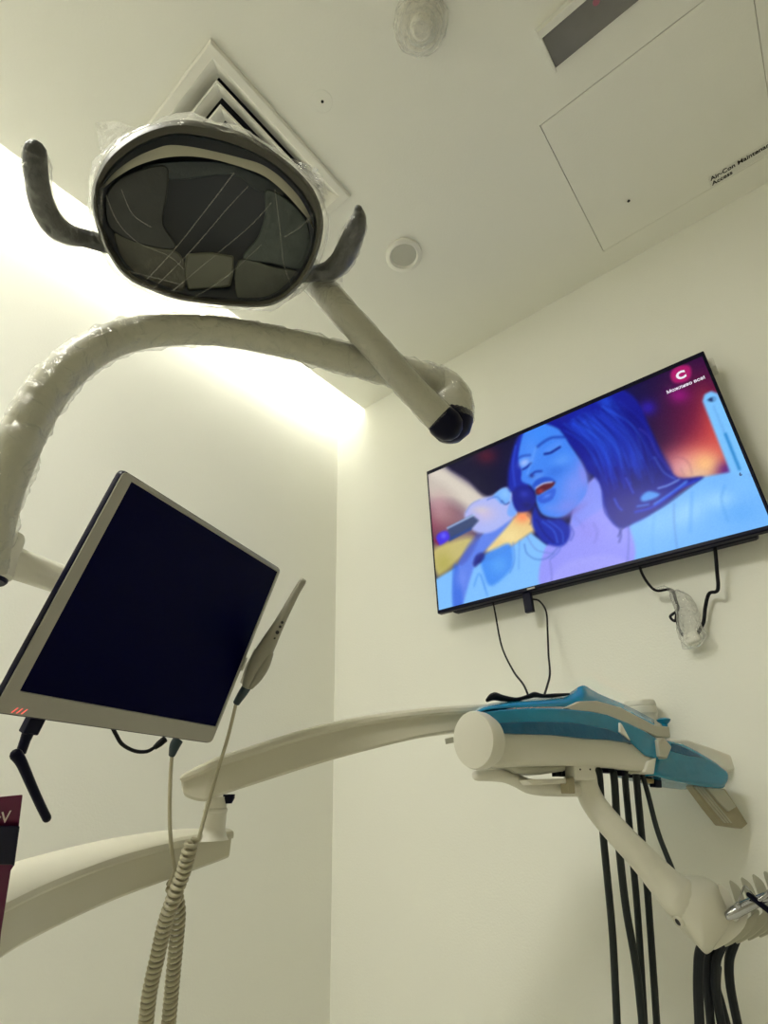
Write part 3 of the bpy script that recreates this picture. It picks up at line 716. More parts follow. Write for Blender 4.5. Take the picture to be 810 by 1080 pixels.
# dark lower end of the spring arm
p5, r5 = px_tube([(464, 441, .7835, 16.6), (471, 448, .785, 17.4)], 4); G().tube(p5, r5, 24, round_end=True).build('end_cap', M['navy'], t)


def sleeve(p, r, k, wob, a=0, b=None):
    p = p[a:b]; r = [q * k for q in r[a:b]]
    G().tube(p, r, 30, caps=False, wob=wob).build('sleeve', M['film_arm'], t, angle=180)


p, r = px_tube(B1, 12); sleeve(p, r, 1.07, .20, 4)
p, r = px_tube(B2, 12); sleeve(p, r, 1.05, .08, 6, -14)
p, r = px_tube([(444, 399, .822, 17), (464, 408, .83, 19.5), (472, 417, .83, 22), (475, 428, .825, 23.5), (475, 444, .82, 24)], 10); sleeve(p, r, 1.05, .05)
# knuckle under the post and a short bracket to the unit column
kp = U(-6, 592, .60)
G().lathe(kp + Vector((0, 0, -.020)), Z, [(.0005, 0), (.019, 0), (.022, .003), (.0225, .05), (.021, .054), (.0005, .054)], 32).build('knuckle', M['cream2'], t)
G().lathe(kp + Vector((0, 0, -.0245)), Z, [(.0005, 0), (.017, 0), (.0185, .002), (.0185, .0046)], 28).build('knuckle_cap', M['navy'], t)

# ------------------------------------------------------------------ monitor
MTL, MTR, MBL = Vector((-.61713, .24372, 1.37717)), Vector((-.71124, .59102, 1.36621)), Vector((-.72156, .21643, 1.08916))
mu = (MTR - MTL).normalized(); mv = (MBL - MTL); mv = (mv - mu * mv.dot(mu)).normalized(); mn = mu.cross(mv).normalized()   # mn points into the screen
if mn.dot(MTL - CAM) < 0: mn = -mn
MW = (MTR - MTL).length; MH = (MBL - MTL).dot(mv)


def mo(a, b, c=0): return MTL + mu * a + mv * b + mn * c


def mpx(px, py, c=0): return on_plane(px, py, MTL + mn * c, mn)


def muv(px, py):
    p = mpx(px, py) - MTL; return p.dot(mu), p.dot(mv)


def rrect(a0, b0, a1, b1, r, c, n=5):
    out = []
    for cx_, cy_, s in ((a1 - r, b0 + r, -90), (a1 - r, b1 - r, 0), (a0 + r, b1 - r, 90), (a0 + r, b0 + r, 180)):
        for k in range(n + 1):
            q = math.radians(s + 90 * k / n); out.append(mo(cx_ + r * math.cos(q), cy_ + r * math.sin(q), c))
    return out


mc = mo(MW / 2, MH, .015)
t = thing('monitor', 'switched-off dental monitor in a silver frame, tilted downward beside the lamp post', 'monitor', mc)
G().loft([rrect(0, 0, MW, MH, .008, .003), rrect(-.001, -.001, MW + .001, MH + .001, .008, .006), rrect(-.001, -.001, MW + .001, MH + .001, .008, .011), rrect(.004, .004, MW - .004, MH - .004, .008, .013)]).build('case', M['navy'], t, smooth=True)
G().loft([rrect(.003, .003, MW - .012, MH - .03, .01, .0128), rrect(.004, .004, MW - .014, MH - .032, .01, .020), rrect(.05, .04, MW - .05, MH - .07, .01, .046)]).build('back_cover', M['silver'], t)
q0 = muv(138.5, 508.5); q1 = muv(292.6, 602.6); q2 = muv(228.8, 766.3); q3 = muv(23, 729)
sa0, sa1, sb0, sb1 = (q0[0] + q3[0]) / 2, (q1[0] + q2[0]) / 2, (q0[1] + q1[1]) / 2, (q2[1] + q3[1]) / 2
g = G()
g.loft([rrect(.001, .001, MW - .001, MH - .001, .007, .004), rrect(.001, .001, MW - .001, MH - .001, .007, .001), rrect(.003, .003, MW - .003, MH - .003, .006, 0), rrect(sa0 - .0012, sb0 - .0012, sa1 + .0012, sb1 + .0012, .001, 0), rrect(sa0, sb0, sa1, sb1, .0008, .0022), rrect(sa0, sb0, sa1, sb1, .0008, .004)], caps=False)
g.build('bezel', M['silver'], t, angle=30)
G().prism(rrect(sa0 - .001, sb0 - .001, sa1 + .001, sb1 + .001, .001, .0018), mn * .0015).build('screen', M['screen_off'], t, smooth=False)
for k in range(3):
    a = muv(15.5 + 5 * k, 749 + .8 * k); e = .0016
    e *= .8; G().prism([mo(a[0] - e * .4 - .0022, a[1] + .0029, -.0006), mo(a[0] + e * .6 - .0022, a[1] + .0029, -.0006), mo(a[0] + e * .6 + .002, a[1] - .0029, -.0006), mo(a[0] - e * .4 + .002, a[1] - .0029, -.0006)], mn * .0008).build('status_light', M['red_led'], t, smooth=False)
mb = mo(MW * .5, MH * .42, .046)
G().obox(mb + mn * .008, mu * .05, mv * .05, mn * .008).build('mount_plate', M['black'], t, bevel=.004)
# short black patch lead looping under the monitor
u1 = muv(121, 770); u2 = muv(172, 779)
pts = [mo(u1[0], MH - .004, .012), mpx(122, 774, .012), mpx(129, 785, .012), mpx(142, 792, .012), mpx(155, 792.5, .012), mpx(164, 787.5, .012)]
ld = wire('patch_lead', pts, .0026, M['black'], 'short black lead looping below the bottom edge of the monitor', 'cable')
org_ = Vector(ld['_o'])
g = G().tube([mpx(163, 788.5, .012), mpx(168, 784.5, .012), mpx(174, 779.5, .012)], [.0035, .005, .005], 10); g.build('plug', M['black'], ld)

# ------------------------------------------------------------------ monitor arm
t = thing('display_boom', 'cream swing boom running from the lamp post to behind the monitor', 'monitor arm', kp)
pe = mb + mn * .016
pts = [kp + Vector((0, 0, .006))] + [U(30, 599, .64), U(64, 611, .69), U(100, 623, .75)] + [pe + mn * .075 + Vector((0, 0, .0)), pe + mn * .03]
q = [Vector(a) for a in cr([tuple(a) for a in pts[:4]] + [tuple(pts[4])], 6)]
G().tube(q, [.0185] * len(q), 24, caps=True).build('tube', M['cream2'], t)
G().tube([pts[4] + mn * .012, pts[5]], [.021, .021], 20).build('swivel', M['black'], t, bevel=.003)

# ------------------------------------------------------------------ antenna plugged in below the monitor
pa = mpx(34, 762, .012)
t = thing('antenna', 'bent black stub antenna plugged into the bottom left of the monitor', 'antenna', pa)
c = mpx(34.5, 764, .012); G().obox(c - mv * .001, mu * .0095, mv * .0115, mn * .006).build('base', M['navy'], t, bevel=.0015)
G().tube([mpx(30, 772, .012), mpx(26.5, 781, .012), mpx(22, 794, .012)], [.0068, .0058, .0056], 14).build('neck', M['navy'], t)
p, r = px_tube([(17, 796, .60, 6), (23, 805, .602, 5.2), (33, 828, .607, 4.6), (43, 850, .612, 4.3), (49.5, 863, .615, 4.2)], 5); G().tube(p, r, 14, round_end=True).build('rod', M['navy'], t)

# ------------------------------------------------------------------ intraoral camera, holder and coiled lead
dW = .905
t = thing('intraoral_camera', 'grey intraoral camera wand hanging at the right edge of the monitor', 'intraoral camera', U(262, 722, dW))
WP = [(320.5, 611, dW, 2.6), (319, 613.5, dW, 3.7), (312, 625, dW, 4), (304, 640, dW, 4.7), (297, 653, dW, 5.5), (290, 666, dW, 6.8), (283, 679, dW, 8.4), (276.5, 691, dW, 9.4), (271, 702, dW, 9), (266, 712, dW, 7.8), (261.5, 721, dW, 6), (260, 724.5, dW, 4.8)]
p, r = px_tube(WP, 5); G().tube(p, r, 20).build('body', M['wand'], t)
p, r = px_tube([(284.5, 690, dW - .004, 4), (279, 702, dW - .006, 5.5), (272, 714, dW - .006, 5), (265, 724, dW - .004, 3)], 5); G().tube(p, r, 14, round_end=True).build('rear_shell', M['wand'], t)
for k, (a, b, s) in enumerate(((297.6, 656.5, 1.1), (295.5, 661, 1.1), (292.5, 667, 1.5), (289.5, 673, .9), (286.5, 678, 1), (284.5, 683.5, 1.2))):
    c = U(a, b, dW - .0098); e = 1.35 * s * dW / F
    G().lathe(c, (CAM - c), [(e, -.003), (e, .0006), (e * .5, .0010), (.0001, .0010)], 10).build('button', M['mark'], t)
p, r = px_tube([(260.5, 724, dW, 5), (256, 731, dW, 4.8), (252, 737, dW, 4.2), (249, 742, dW, 3.6)], 4); G().tube(p, r, 14).build('strain_relief', M['teal_plug'], t, bevel=.0008)
pt = mpx(184, 784, .012)
p, r = px_tube([(188, 780, .835, 5.5), (184.5, 786, .83, 5.5), (182, 794, .83, 4), (181, 797, .83, 3.2)], 4); G().tube(p, r, 14).build('plug', M['teal_plug'], t, bevel=.0008)
ca_ = [(249, 742, dW), (241, 775, .89), (232, 805, .875), (223, 836, .85), (214, 868, .82), (209.5, 886, .805)]
cb_ = [(181.5, 796, .83), (180, 815, .825), (179, 845, .815), (179.5, 878, .805), (182, 903, .805), (185, 918, .81)]
lead_a = [U(*q) for q in cr(ca_, 8)]; lead_b = [U(*q) for q in cr(cb_, 8)]
ax = cr([(205, 886, .80), (200, 896, .797), (193, 921, .795), (182.5, 948, .79), (174, 974, .79), (166.5, 1007, .79), (158.5, 1043, .79), (154, 1078, .79), (151, 1110, .79), (152, 1140, .795), (160, 1158, .80), (170, 1150, .815), (174, 1120, .82), (178, 1078, .825), (182.5, 1029, .826), (186, 992, .826), (188, 962, .826), (184, 940, .824), (180, 930, .82)], 24)
axp = [U(*q) for q in ax]
d_ = [0.0]
for i in range(1, len(axp)): d_.append(d_[-1] + (axp[i] - axp[i - 1]).length)
tot = d_[-1]; rc, rw, pitch = .0086, .0031, .0088; ns = int(tot / pitch * 14); hp = []; nrm = None
for i in range(ns + 1):
    s_ = tot * i / ns; k = min(max(np.searchsorted(d_, s_), 1), len(axp) - 1)
    f_ = (s_ - d_[k - 1]) / max(d_[k] - d_[k - 1], 1e-9); c = axp[k - 1].lerp(axp[k], f_); tg = (axp[min(k + 1, len(axp) - 1)] - axp[max(k - 2, 0)]).normalized()
    if nrm is None: nrm = tg.orthogonal().normalized()
    nrm = (nrm - tg * nrm.dot(tg)).normalized(); bn = tg.cross(nrm); a = 2 * math.pi * s_ / pitch
    en = min(1, i / 12, (ns - i) / 12)
    hp.append(c + (nrm * math.cos(a) + bn * math.sin(a)) * rc * (.4 + .6 * en))
G().tube(lead_a + [hp[0].lerp(lead_a[-1], .5)] + hp + [hp[-1].lerp(lead_b[-1], .5)] + lead_b[::-1], .0030, 8).build('coiled_lead', M['cord'], t, angle=180)
hd = thing('camera_holder', 'small pale clip on the right monitor edge that holds the camera wand', 'holder', U(262, 700, .92))
G().prism([U(269, 683, .915), U(272, 686, .915), U(262, 708, .91), U(256, 722, .905), U(253, 720, .908), U(259, 703, .912)], (ray(262, 700).normalized() * .02)).build('clip', M['white'], hd, bevel=.0015)
G().obox(mo(MW + .006, .175, .012), mu * .006, mv * .012, mn * .006).build('foot', M['white'], hd, bevel=.0015)

# ------------------------------------------------------------------ magenta card in a dark band at the left edge
t = thing('leaflet_pack', 'magenta leaflet pack held by a dark band at the left edge', 'leaflet', U(0, 980, .46))
dC = .46
bk = ray(0, 900).normalized() * .012
G().prism([U(-60, 846, dC), U(24, 838, dC), U(20, 871, dC), U(15.5, 912, dC), (U(11.5, 918, dC)), U(1, 985, dC), U(-6, 1060, dC), U(-60, 1060, dC)], bk).build('card', M['magenta'], t, bevel=.0008, smooth=False)
G().prism([U(-62, 871, dC - .004), U(21, 871, dC - .004), U(15, 914, dC - .004), U(12.5, 912, dC - .004), U(-62, 912, dC - .004)], ray(0, 900).normalized() * .022).build('band', M['navy'], t, bevel=.001, smooth=False)
G().tube([U(-40, 985, .47), U(-42, 988, .535)], .012, 12).build('clamp', M['navy'], t)
a, b = U(0, 870, dC - .0008), U(20, 866.5, dC - .0008); ex = (b - a).normalized(); ez = -Vector(RM[2]); ey = ez.cross(ex).normalized()
text_geo('rV', .014, a - ex * .0055 + ey * .001, ex, ey, .0002, shear=.35).build('lettering', M['print'], t, smooth=False)

# ------------------------------------------------------------------ delivery arms
def beam(name, rows, parent, W, inset=.013):
    """rows: px, py of the front top edge, distance, lip height, body height, crown"""
    q = cr(rows, 6); E_ = [U(a[0], a[1], a[2]) for a in q]; rings = []
    for i, a in enumerate(q):
        tg = E_[min(i + 1, len(q) - 1)] - E_[max(i - 1, 0)]; tg.z = 0; tg.normalize()
        nb = Vector((-tg.y, tg.x, 0)); nb = nb if nb.dot(E_[i] - CAM) > 0 else -nb
        h1, h2, cw = a[3], a[4], a[5]; w = W; e = E_[i]
        pr = [(inset + .004, -h1 - h2), (inset, -h1 - h2 + .004), (inset - .002, -h1 - .002), (inset - .004, -h1), (.002, -h1), (0, -h1 + .003), (0, -.004), (.003, 0), (w * .2, cw * .7), (w * .5, cw), (w * .8, cw * .7), (w - .003, 0), (w, -.004), (w, -h1 + .003), (w - .002, -h1), (w - inset + .004, -h1), (w - inset, -h1 - h2 + .004), (w - inset - .004, -h1 - h2)]
        rings.append([e + nb * x + Z * z for x, z in pr])
    return G().loft(rings).build(name, M['beam'], parent, angle=28), E_


jc = U(227, 856, .905)
t = thing('lower_delivery_arm', 'pale curved lower arm sweeping in from the bottom left to the joint post', 'support arm', U(64, 940, .66))
beam('beam', [(-230, 1075, .46, .014, .052, .016), (-90, 997, .51, .014, .052, .017), (13, 945, .58, .014, .050, .018), (64, 922, .66, .014, .049, .017), (128, 899, .755, .014, .047, .014), (192, 883, .845, .013, .043, .009), (230, 878, .89, .012, .034, .005), (247, 877, .905, .010, .028, .004)], t, .095)
G().lathe(jc - Z * .042, Z, [(.026, 0), (.0225, .006), (.0195, .016), (.0190, .040), (.0205, .042), (.0205, .045), (.018, .047), (.018, .064), (.001, .064)], 36).build('joint_post', M['cream2'], t)
G().lathe(jc + Z * .012 + (U(240, 838, .905) - U(227, 838, .905)), Z, [(.001, 0), (.006, 0), (.010, .008), (.010, .014)], 20).build('shadow_wedge', M['navy'], t)  # dark piece standing in for the shadow where arm meets post
t2 = thing('upper_delivery_arm', 'pale curved upper arm rising from the joint post to the instrument tray', 'support arm', U(300, 800, .93))
beam('beam', [(190, 818, .865, .007, .010, .002), (196, 814, .868, .011, .024, .003), (212, 806.5, .875, .013, .040, .004), (224, 801, .88, .013, .046, .004), (257, 790, .9, .013, .047, .004), (321, 770, .94, .013, .049, .004), (385, 755.5, .99, .013, .046, .004), (449, 747, 1.03, .013, .036, .004), (500, 743.5, 1.06, .013, .032, .004), (540, 742, 1.09, .013, .030, .004)], t2, .085)

G().prism([U(469, 779, 1.0), U(478, 777, 1.0), U(480, 783, 1.0), U(470, 785, 1.0)], ray(475, 781).normalized() * .02).build('tab', M['arm'], t2, bevel=.001)

# ------------------------------------------------------------------ instrument tray
TP = U(508, 782, .90); TQ = U(690, 800, 1.05); TA = TQ - TP; TA.z = 0; TA.normalize()
TN = Vector((TA.y, -TA.x, 0)); TN = TN if TN.dot(CAM - TP) > 0 else -TN           # towards the viewer


def tp(px, py, w=0): return on_plane(px, py, TP + TN * w, TN)


BO = ray(512, 785); BO.z = 0; BO = BO.normalized()


def tps(pts, w=0, n=0):
    if n: pts = cr(pts, n, True)
    return [tp(a, b, w) for a, b in pts]


t = thing('instrument_tray', 'cream dental instrument tray wrapped in blue film, with round end cap and handles', 'instrument tray', tp(600, 815, -.08))
G().prism(tps([(512, 764), (560, 757), (602, 757), (640, 764), (664, 776), (692, 797), (688, 816), (684, 815), (660, 811.5), (635, 808), (590, 807.5), (550, 808), (518, 809)]), BO * .17).build('body', M['cream'], t, bevel=.007, seg=3)
vw = (CAM - TP); vw.z = 0; vw.normalize(); lw = Vector((vw.y, -vw.x, 0)); lw = lw if lw.dot(Vector(RM[0])) < 0 else -lw
axc = (vw * .76 + lw * .65 + Z * .02).normalized(); cc = U(499, 780, .885); rc_ = .0455
G().lathe(cc, axc, [(.0005, -.034), (rc_ - .006, -.034), (rc_ - .001, -.02), (rc_, -.004), (rc_ - .002, .001), (.0005, .0025)], 56).build('end_cap', M['cream'], t)
# underside of the tray: shallow pan, studs, couplings
G().prism(tps([(534, 806), (560, 807), (598, 807), (598, 813), (572, 817), (548, 815)], -.02), -TN * .10).build('under_pan', M['arm'], t, bevel=.006)
p, r = px_tube([(503, 818, .93, 5.2), (518, 818, .935, 5.6), (532, 819, .945, 6), (545, 823.5, .955, 6.6), (556, 828.5, .965, 7.4), (570, 831, .975, 7.6), (590, 832, .985, 7.4), (608, 832.5, .995, 7)], 5)
G().tube(p, r, 18, round_end=True).build('handle', M['cream2'], t)
G().prism(tps([(556, 822), (600, 821), (602, 826), (562, 828)], -.015), -TN * .05).build('handle_plate', M['cream2'], t, bevel=.002)
for k in range(3):
    G().prism(tps([(585 + 6.5 * k, 806), (589 + 6.5 * k, 806), (590 + 6.5 * k, 819), (586 + 6.5 * k, 819)], -.03), -TN * .01).build('stud', M['hose_dark'], t, bevel=.001)
G().prism(tps([(598, 821), (606, 820), (607, 837), (600, 837)], -.012), -TN * .02).build('latch', M['paddle'], t, bevel=.0015)
for k, (a, b) in enumerate(((641, 816), (655, 819), (667, 821), (678, 823))):
    G().prism(tps([(a, 806), (a + 10, 807), (a + 10.5, b), (a + .5, b - 1)], -.035), -TN * .02).build('coupling', M['navy'], t, bevel=.002)
G().prism(tps([(681, 820), (690, 821.5), (690, 826.5), (681, 825)], -.035), -TN * .012).build('fitting', mat('brass', (168, 146, 96), .4), t, bevel=.001)
G().prism(tps([(690.5, 819), (698, 820.5), (698.5, 831), (691, 830)], -.035), -TN * .014).build('plug', M['navy'], t, bevel=.0015)
# rims, film
G().prism(tps([(598, 746), (612, 739.5), (630, 739), (655, 746), (690, 764.5), (706, 766.5), (707.5, 778), (693, 777), (655, 760.5), (630, 752), (602, 749)], .004), -TN * .014).build('rim', M['arm'], t, bevel=.002)
g = G().prism(tps([(502, 752), (528, 748.5), (555, 746.8), (580, 746.6), (602, 748), (622, 750), (640, 753.5), (662, 762), (680, 771), (695, 780), (695, 801), (681, 797), (664, 781), (643, 777.5), (620, 777), (584, 772), (545, 771.5), (527, 771), (515, 762)], .006), BO * .178)
flm = g.build('blue_film', M['blue'], t, bevel=.003)
G().prism(tps([(515.5, 763), (560, 761), (602, 762), (640, 768.5), (658, 776), (668, 785), (664, 783), (643, 780), (620, 779), (584, 775), (545, 774), (527, 773)], .009), -TN * .012).build('film_fold', M['blue_deep'], flm, bevel=.001)
g = G(); tops = cr([(500, 749.5), (513, 743), (540, 738.5), (570, 736), (594, 733.5), (604, 728.5), (611, 724), (617, 723.2), (625, 728), (637, 734), (662, 744.5), (690, 759)], 5); bots = cr([(502, 752), (515, 748), (540, 746), (570, 745), (594, 745), (604, 745), (611, 745), (617, 745), (625, 746), (637, 750), (662, 760), (690, 770)], 5)
rows_ = []
for a, b in zip(bots, tops):
    n1 = noise.noise(Vector((a[0] * .05, 0, 3)))
    p_ = tp(b[0], b[1], -.06)
    rows_.append([tp(a[0], a[1], -.016), tp(a[0] * .5 + b[0] * .5, a[1] * .4 + b[1] * .6, -.035 + .008 * n1), p_, p_ + BO * .05 - Z * .006, p_ + BO * .11 - Z * .02])
g.loft(rows_, caps=False, closed=False); o = g.build('top_film', M['blue'], flm, angle=40)
sm = o.modifiers.new('thick', 'SOLIDIFY'); sm.thickness = .0008
lob = G().prism(tps([(694, 779), (709, 781), (722, 784), (738, 792), (756, 803), (770, 814), (770.5, 823), (766, 832), (748, 830), (730, 827), (708, 822), (690, 817), (692, 801)], -.004), -TN * .11).build('tray_wing', M['blue'], t, bevel=.009, seg=3)
G().prism(tps([(709, 784), (722, 788), (742, 799), (726, 797), (708, 792)], -.002), -TN * .01).build('film_fold', M['blue_deep'], lob, bevel=.001)
G().prism(tps([(654, 762), (656, 764), (665, 781), (658, 775), (654, 772)], .0105), -TN * .006).build('film_tear', M['white'], flm)
G().prism(tps([(684, 803), (692.5, 799), (690, 816.5), (680, 815)], .006), -TN * .05).build('corner_block', M['cream2'], t, bevel=.002)
G().prism(tps([(694, 780), (700, 777.5), (709, 787.5), (704, 800.5), (696, 798)], .014), -TN * .03).build('clip', M['arm'], t, bevel=.0025)
G().prism(tps([(706, 779), (725.6, 780), (738, 784), (751, 788.5), (768, 795), (784, 802), (794.5, 807), (790, 821.5), (784, 819.7), (775, 812.5), (768, 814), (757, 807), (746.7, 801), (725.6, 792), (708, 787)], -.03), -TN * .03).build('side_handle', M['cream2'], t, bevel=.004)
pad = G().prism(tps([(728, 826), (765, 832), (777, 850), (789, 869), (783, 874), (762.5, 871), (748, 853)], -.03), -TN * .018).build('bracket', M['paddle'], t, bevel=.002)
G().prism(tps([(745, 830), (764, 833), (777, 851), (769, 856), (758, 846)], -.026), -TN * .006).build('bracket_pad', M['arm'], pad, bevel=.0015)
for k in range(3):
    a = 3.2 * k
    G().prism(tps([(733 + a, 830), (735 + a, 830), (766 + a, 868), (764 + a, 868)], -.0285), -TN * .003).build('bracket_rib', M['arm'], pad, smooth=False)
kc = tp(678, 758, -.15)
kr = 16 * (kc - CAM).dot(Vector(RM[2])) / F
G().lathe(kc - Z * .05, Z, [(kr * .85, 0), (kr * .9, .05), (kr * .95, .058), (kr, .060), (kr, .074), (kr * .97, .075), (kr * .97, .077), (kr, .078), (kr, .086), (kr * .94, .090), (.001, .091)], 40).build('bowl_mount', M['cream'], t)
kc = tp(701, 764, -.06)
G().lathe(kc - Z * .012, Z, [(.005, 0), (.006, .012), (.013, .018), (.015, .022), (.010, .025), (.001, .026)], 28).build('film_knob', M['blue'], t)

cb = [tp(a, b, -.05) for a, b in ((514, 738.5), (521, 734.5), (531, 736.5), (545, 737.5), (558, 734.5), (564, 732.8), (573, 734), (585, 733.5), (600, 732))]
rr_ = [.0035, .0075, .006, .0035, .0045, .0055, .0038, .0040, .0022]
q = cr([tuple(a) + (b,) for a, b in zip(cb, rr_)], 5)
o = G().tube([Vector(a[:3]) for a in q], [a[3] for a in q], 10, round_end=True).build('cable_bundle', M['black'])
tag(o, 'bunched black cable lying along the top of the blue tray film', 'cable')

# ------------------------------------------------------------------ instrument holder arm
t = thing('instrument_holder', 'cream bent tube under the tray ending in a slotted instrument holder', 'instrument holder', U(740, 975, .87))
G().prism(tps([(606, 806), (628, 807), (629, 823), (607, 822)], -.008), -TN * .03).build('collar', M['cream2'], t, bevel=.0025)
for a in (612, 622.5):
    c = tp(a, 811.5, -.0075); G().lathe(c, TN, [(.0016, -.002), (.0016, .0006), (.0004, .0006)], 10).build('screw', M['mark'], t)
p, r = px_tube([(618, 818, 1.005, 11), (619, 830, 1.0, 12), (625, 845, .99, 12.8), (638, 863, .975, 13.3), (658, 885, .952, 13.8), (680, 908, .93, 15), (700, 930, .91, 17.5), (716, 946, .892, 21)], 6)
G().tube(p, r, 26, round_end=True).build('tube', M['cream'], t)
HD = .868; HN = (CAM - U(740, 965, HD)).normalized()


def hp_(px, py, w=0): return on_plane(px, py, U(740, 965, HD) + HN * w, HN)


def hps(pts, w=0): return [hp_(a, b, w) for a, b in pts]


HO = cr([(700, 928), (711, 924), (726, 923), (743, 925), (757, 934), (766, 952), (772, 973), (763, 989), (752, 1002), (743, 1006), (731, 993), (713, 975), (700, 956), (694, 940)], 4, True)
hc_ = (738, 962)
G().loft([hps([(hc_[0] + (a - hc_[0]) * k, hc_[1] + (b - hc_[1]) * k) for a, b in HO], w) for k, w in ((.05, .030), (.35, .028), (.62, .021), (.82, .010), (.95, -.006), (1.0, -.022), (1.0, -.05), (.95, -.062), (.05, -.064))]).build('head', M['cream'], t, angle=60)
c = hp_(714.5, 973, .012); sd_ = (hp_(706, 978) - hp_(720, 968)).normalized()
G().lathe(c - sd_ * .004, (sd_ + HN * .9).normalized(), [(.0085, -.006), (.0085, .004), (.0075, .0055), (.0055, .0055), (.005, .002), (.0003, .002)], 24).build('screw_boss', M['cream'], t)
G().lathe(c - sd_ * .004, (sd_ + HN * .9).normalized(), [(.0052, .002), (.0052, .0035), (.0003, .0035)], 18).build('screw_recess', M['mark'], t)
FN = [(757, 933), (762, 934), (769, 941), (774, 954), (776, 963), (771, 968), (777, 972), (785, 963), (789, 965), (785, 978), (774, 990), (760, 999), (752, 1001), (763, 984), (768, 972), (764, 956)]
for k in range(5):
    G().prism([on_plane(a + 12.2 * k, b - 3.2 * k, U(740, 965, HD) - HN * (.004 + .008 * k), HN) for a, b in cr(FN, 3, True)], -HN * .012).build('clip', M['arm' if k else 'cream2'], t, bevel=.0012)

t = thing('handpiece', 'chrome handpiece lying across the slotted instrument holder at the right edge', 'handpiece', hp_(790, 955))
def hx(px, py, w): return on_plane(px, py, U(740, 965, HD) + HN * w, HN)
q = [hx(a, b, .008) for a, b in ((768, 966), (775, 962), (786, 956), (800, 950), (818, 943), (840, 934))]
G().tube(q, [.0060, .0085, .0085, .0075, .007, .007], 18, round_end=True).build('body', M['chrome'], t)
G().tube([hx(777, 956, .016), hx(778.5, 954.5, .018)], [.0042, .0042], 14, round_end=True).build('button', M['chrome'], t)
q = [hx(a, b, .016) for a, b in ((779, 952), (782, 942), (785.5, 934.5), (790, 938), (797, 946), (803, 953))]
G().tube([Vector(a) for a in cr([tuple(a) for a in q], 4)], .0014, 8, round_end=True).build('lever', M['chrome'], t)
G().tube([hx(790, 944, .018), hx(800, 952, .018), (hx(818, 966, .016))], [.004, .0045, .0045], 12, round_end=True).build('collar', M['navy'], t)
G().tube([hx(801, 949, .020), hx(812, 940, .018), hx(826, 930, .018)], [.0035, .003, .003], 10, round_end=True).build('spout', M['chrome'], t)

# ------------------------------------------------------------------ hoses
def hose(pts, r, m, label, group, drop=True):
    q = cr(pts, 8); P = [U(a[0], a[1], a[2]) for a in q]; R_ = [r * pts[0][2] / F] * len(P)
    if drop:
        e = P[-1]; dv = (P[-1] - P[-3]).normalized()
        ext = [e, e + dv * .12, Vector((e.x + dv.x * .15, e.y, .30)), Vector((e.x + dv.x * .15, e.y, .012))]
        ex = [Vector(a) for a in cr([tuple(a) for a in ext], 6)][1:]; P += ex; R_ += [R_[0]] * len(ex)
    o = G().tube(P, R_, 10, round_end=True).build('hose', m); tag(o, label, 'hose', group); return o


gh = 'hoses hanging under the tray'
hose([(631.5, 813, 1.03, 3.8), (633, 830, 1.03, 3.8), (636.4, 883, 1.03, 3.8), (641, 930, 1.03, 3.8), (646, 985, 1.02, 3.8), (649, 1040, 1.01, 3.8), (651, 1085, 1.0, 3.8)], 3.8, M['hose'], 'straight grey hose hanging under the tray, leftmost of the hoses', gh)
hose([(647, 815, 1.03, 3.8), (648.5, 830, 1.03, 3.8), (652, 883, 1.03, 3.8), (660, 956, 1.01, 3.8), (671, 1020, 1.0, 3.8), (678, 1085, .99, 3.8)], 3.9, M['hose'], 'grey hose second from the left under the tray, crossing in front of the third', gh)
hose([(659, 815, 1.05, 3.6), (660, 830, 1.05, 3.6), (665, 883, 1.05, 3.6), (671, 945, 1.05, 3.6), (675, 1000, 1.045, 3.6), (680, 1085, 1.04, 3.6)], 3.5, M['hose'], 'grey hose third from the left under the tray, passing behind the second', gh)
hose([(670.5, 816, 1.05, 3.6), (672, 830, 1.05, 3.6), (677, 883, 1.05, 3.6), (682, 930, 1.05, 3.6), (688, 1010, 1.04, 3.6), (693, 1085, 1.035, 3.6)], 3.6, M['hose'], 'grey hose fourth from the left under the tray, beside the crossing pair', gh)
hose([(678, 818, 1.05, 2.4), (684, 840, 1.03, 2.4), (694, 878, .99, 2.4), (708, 914, .945, 2.4), (716, 936, .925, 2.4), (722, 955, .91, 2.4)], 2.5, M['hose'], 'thin slanting hose from the tray into the top of the instrument holder', gh, drop=False)
gk = 'hoses hanging under the instrument holder'
hose([(744, 990, .862, 4.8), (738, 1006, .862, 4.8), (736.5, 1026, .862, 4.8), (736.5, 1050, .862, 4.8), (738, 1085, .862, 4.8)], 4.9, M['hose_dark'], 'thick dark hose under the instrument holder, leftmost of its bunch', gk)
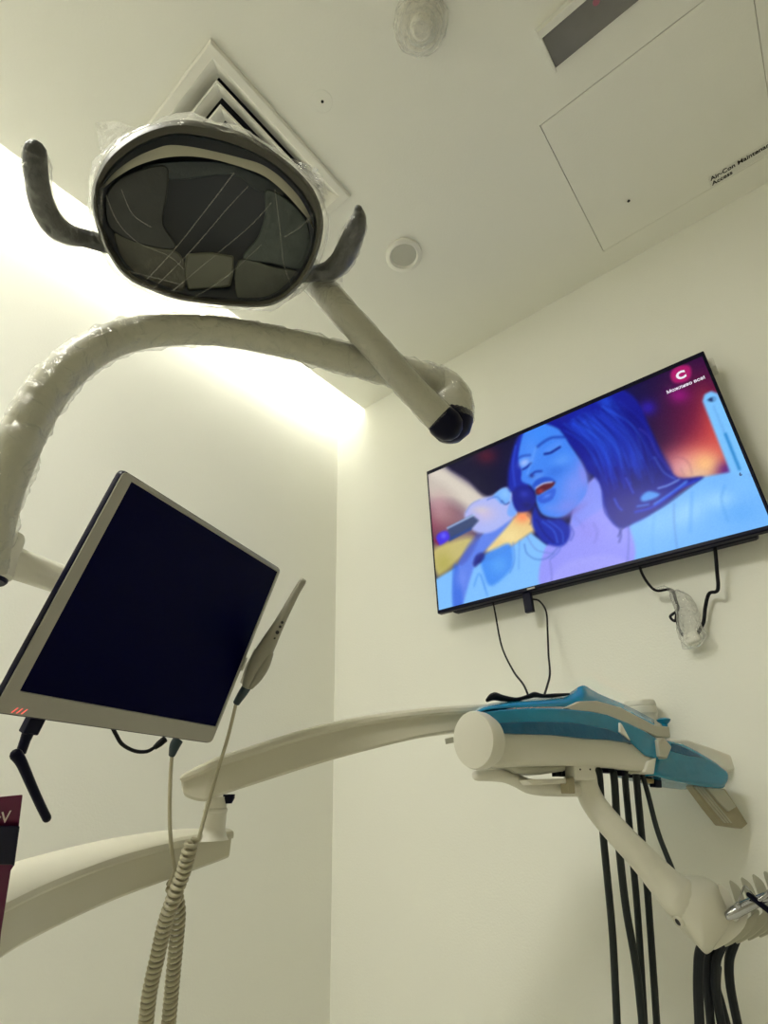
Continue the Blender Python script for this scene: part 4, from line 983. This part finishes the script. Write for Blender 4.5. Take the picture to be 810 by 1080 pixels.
hose([(752, 988, .885, 4.3), (747, 1004, .885, 4.3), (745.5, 1030, .885, 4.3), (747, 1052, .885, 4.3), (750, 1085, .885, 4.3)], 4.3, M['hose_dark'], 'dark hose close beside the leftmost hose under the instrument holder', gk)
hose([(768, 985, .875, 4.6), (760, 1000, .875, 4.6), (755, 1015, .875, 4.6), (755, 1045, .875, 4.6), (762, 1085, .875, 4.6)], 4.6, M['hose_dark'], 'dark bowed hose in the middle of the bunch under the instrument holder', gk)
hose([(782, 978, .885, 4.4), (774, 996, .885, 4.4), (769, 1014, .885, 4.4), (770.5, 1042, .885, 4.4), (779, 1085, .885, 4.4)], 4.4, M['hose_dark'], 'dark hose standing apart at the right of the bunch under the holder', gk)
hose([(758, 1020, .91, 2.8), (757, 1040, .91, 2.8), (761, 1055, .91, 2.8), (769, 1085, .91, 2.8)], 2.9, M['hose_dark'], 'thin dark hose slanting out behind the bowed middle hose', gk)

# unit column out of view that carries the arms
cx_, cy_ = -.60, -.17
t = thing('unit_column', 'cream equipment column behind the viewer that carries the arms', 'column', (cx_, cy_, 0))
G().lathe((cx_, cy_, 0), Z, [(.14, 0), (.14, .02), (.06, .04), (.05, .06), (.05, 1.16), (.045, 1.17), (.001, 1.17)], 32).build('post', M['cream'], t)
G().tube([Vector((cx_, cy_, 1.14)), Vector((cx_ - .06, cy_ + .12, 1.16)), kp + Vector((-.05, -.08, -.03)), kp + Vector((-.022, -.03, -.004))], .016, 16).build('bracket', M['cream'], t)

# ------------------------------------------------------------------ view
S.view_settings.view_transform = 'Standard'; S.view_settings.look = 'None'; S.view_settings.exposure = 0.0; S.view_settings.gamma = 1.0; S.view_settings.use_curve_mapping = False
wd = bpy.data.worlds.new('world'); S.world = wd; wd.use_nodes = True
wd.node_tree.nodes['Background'].inputs[0].default_value = (.02, .02, .018, 1)
S.cycles.max_bounces = 14; S.cycles.diffuse_bounces = 8; S.cycles.transparent_max_bounces = 24; S.cycles.caustics_reflective = False; S.cycles.caustics_refractive = False
S.cycles.use_denoising = True
for o in S.objects:
    if '_o' in o: del o['_o']
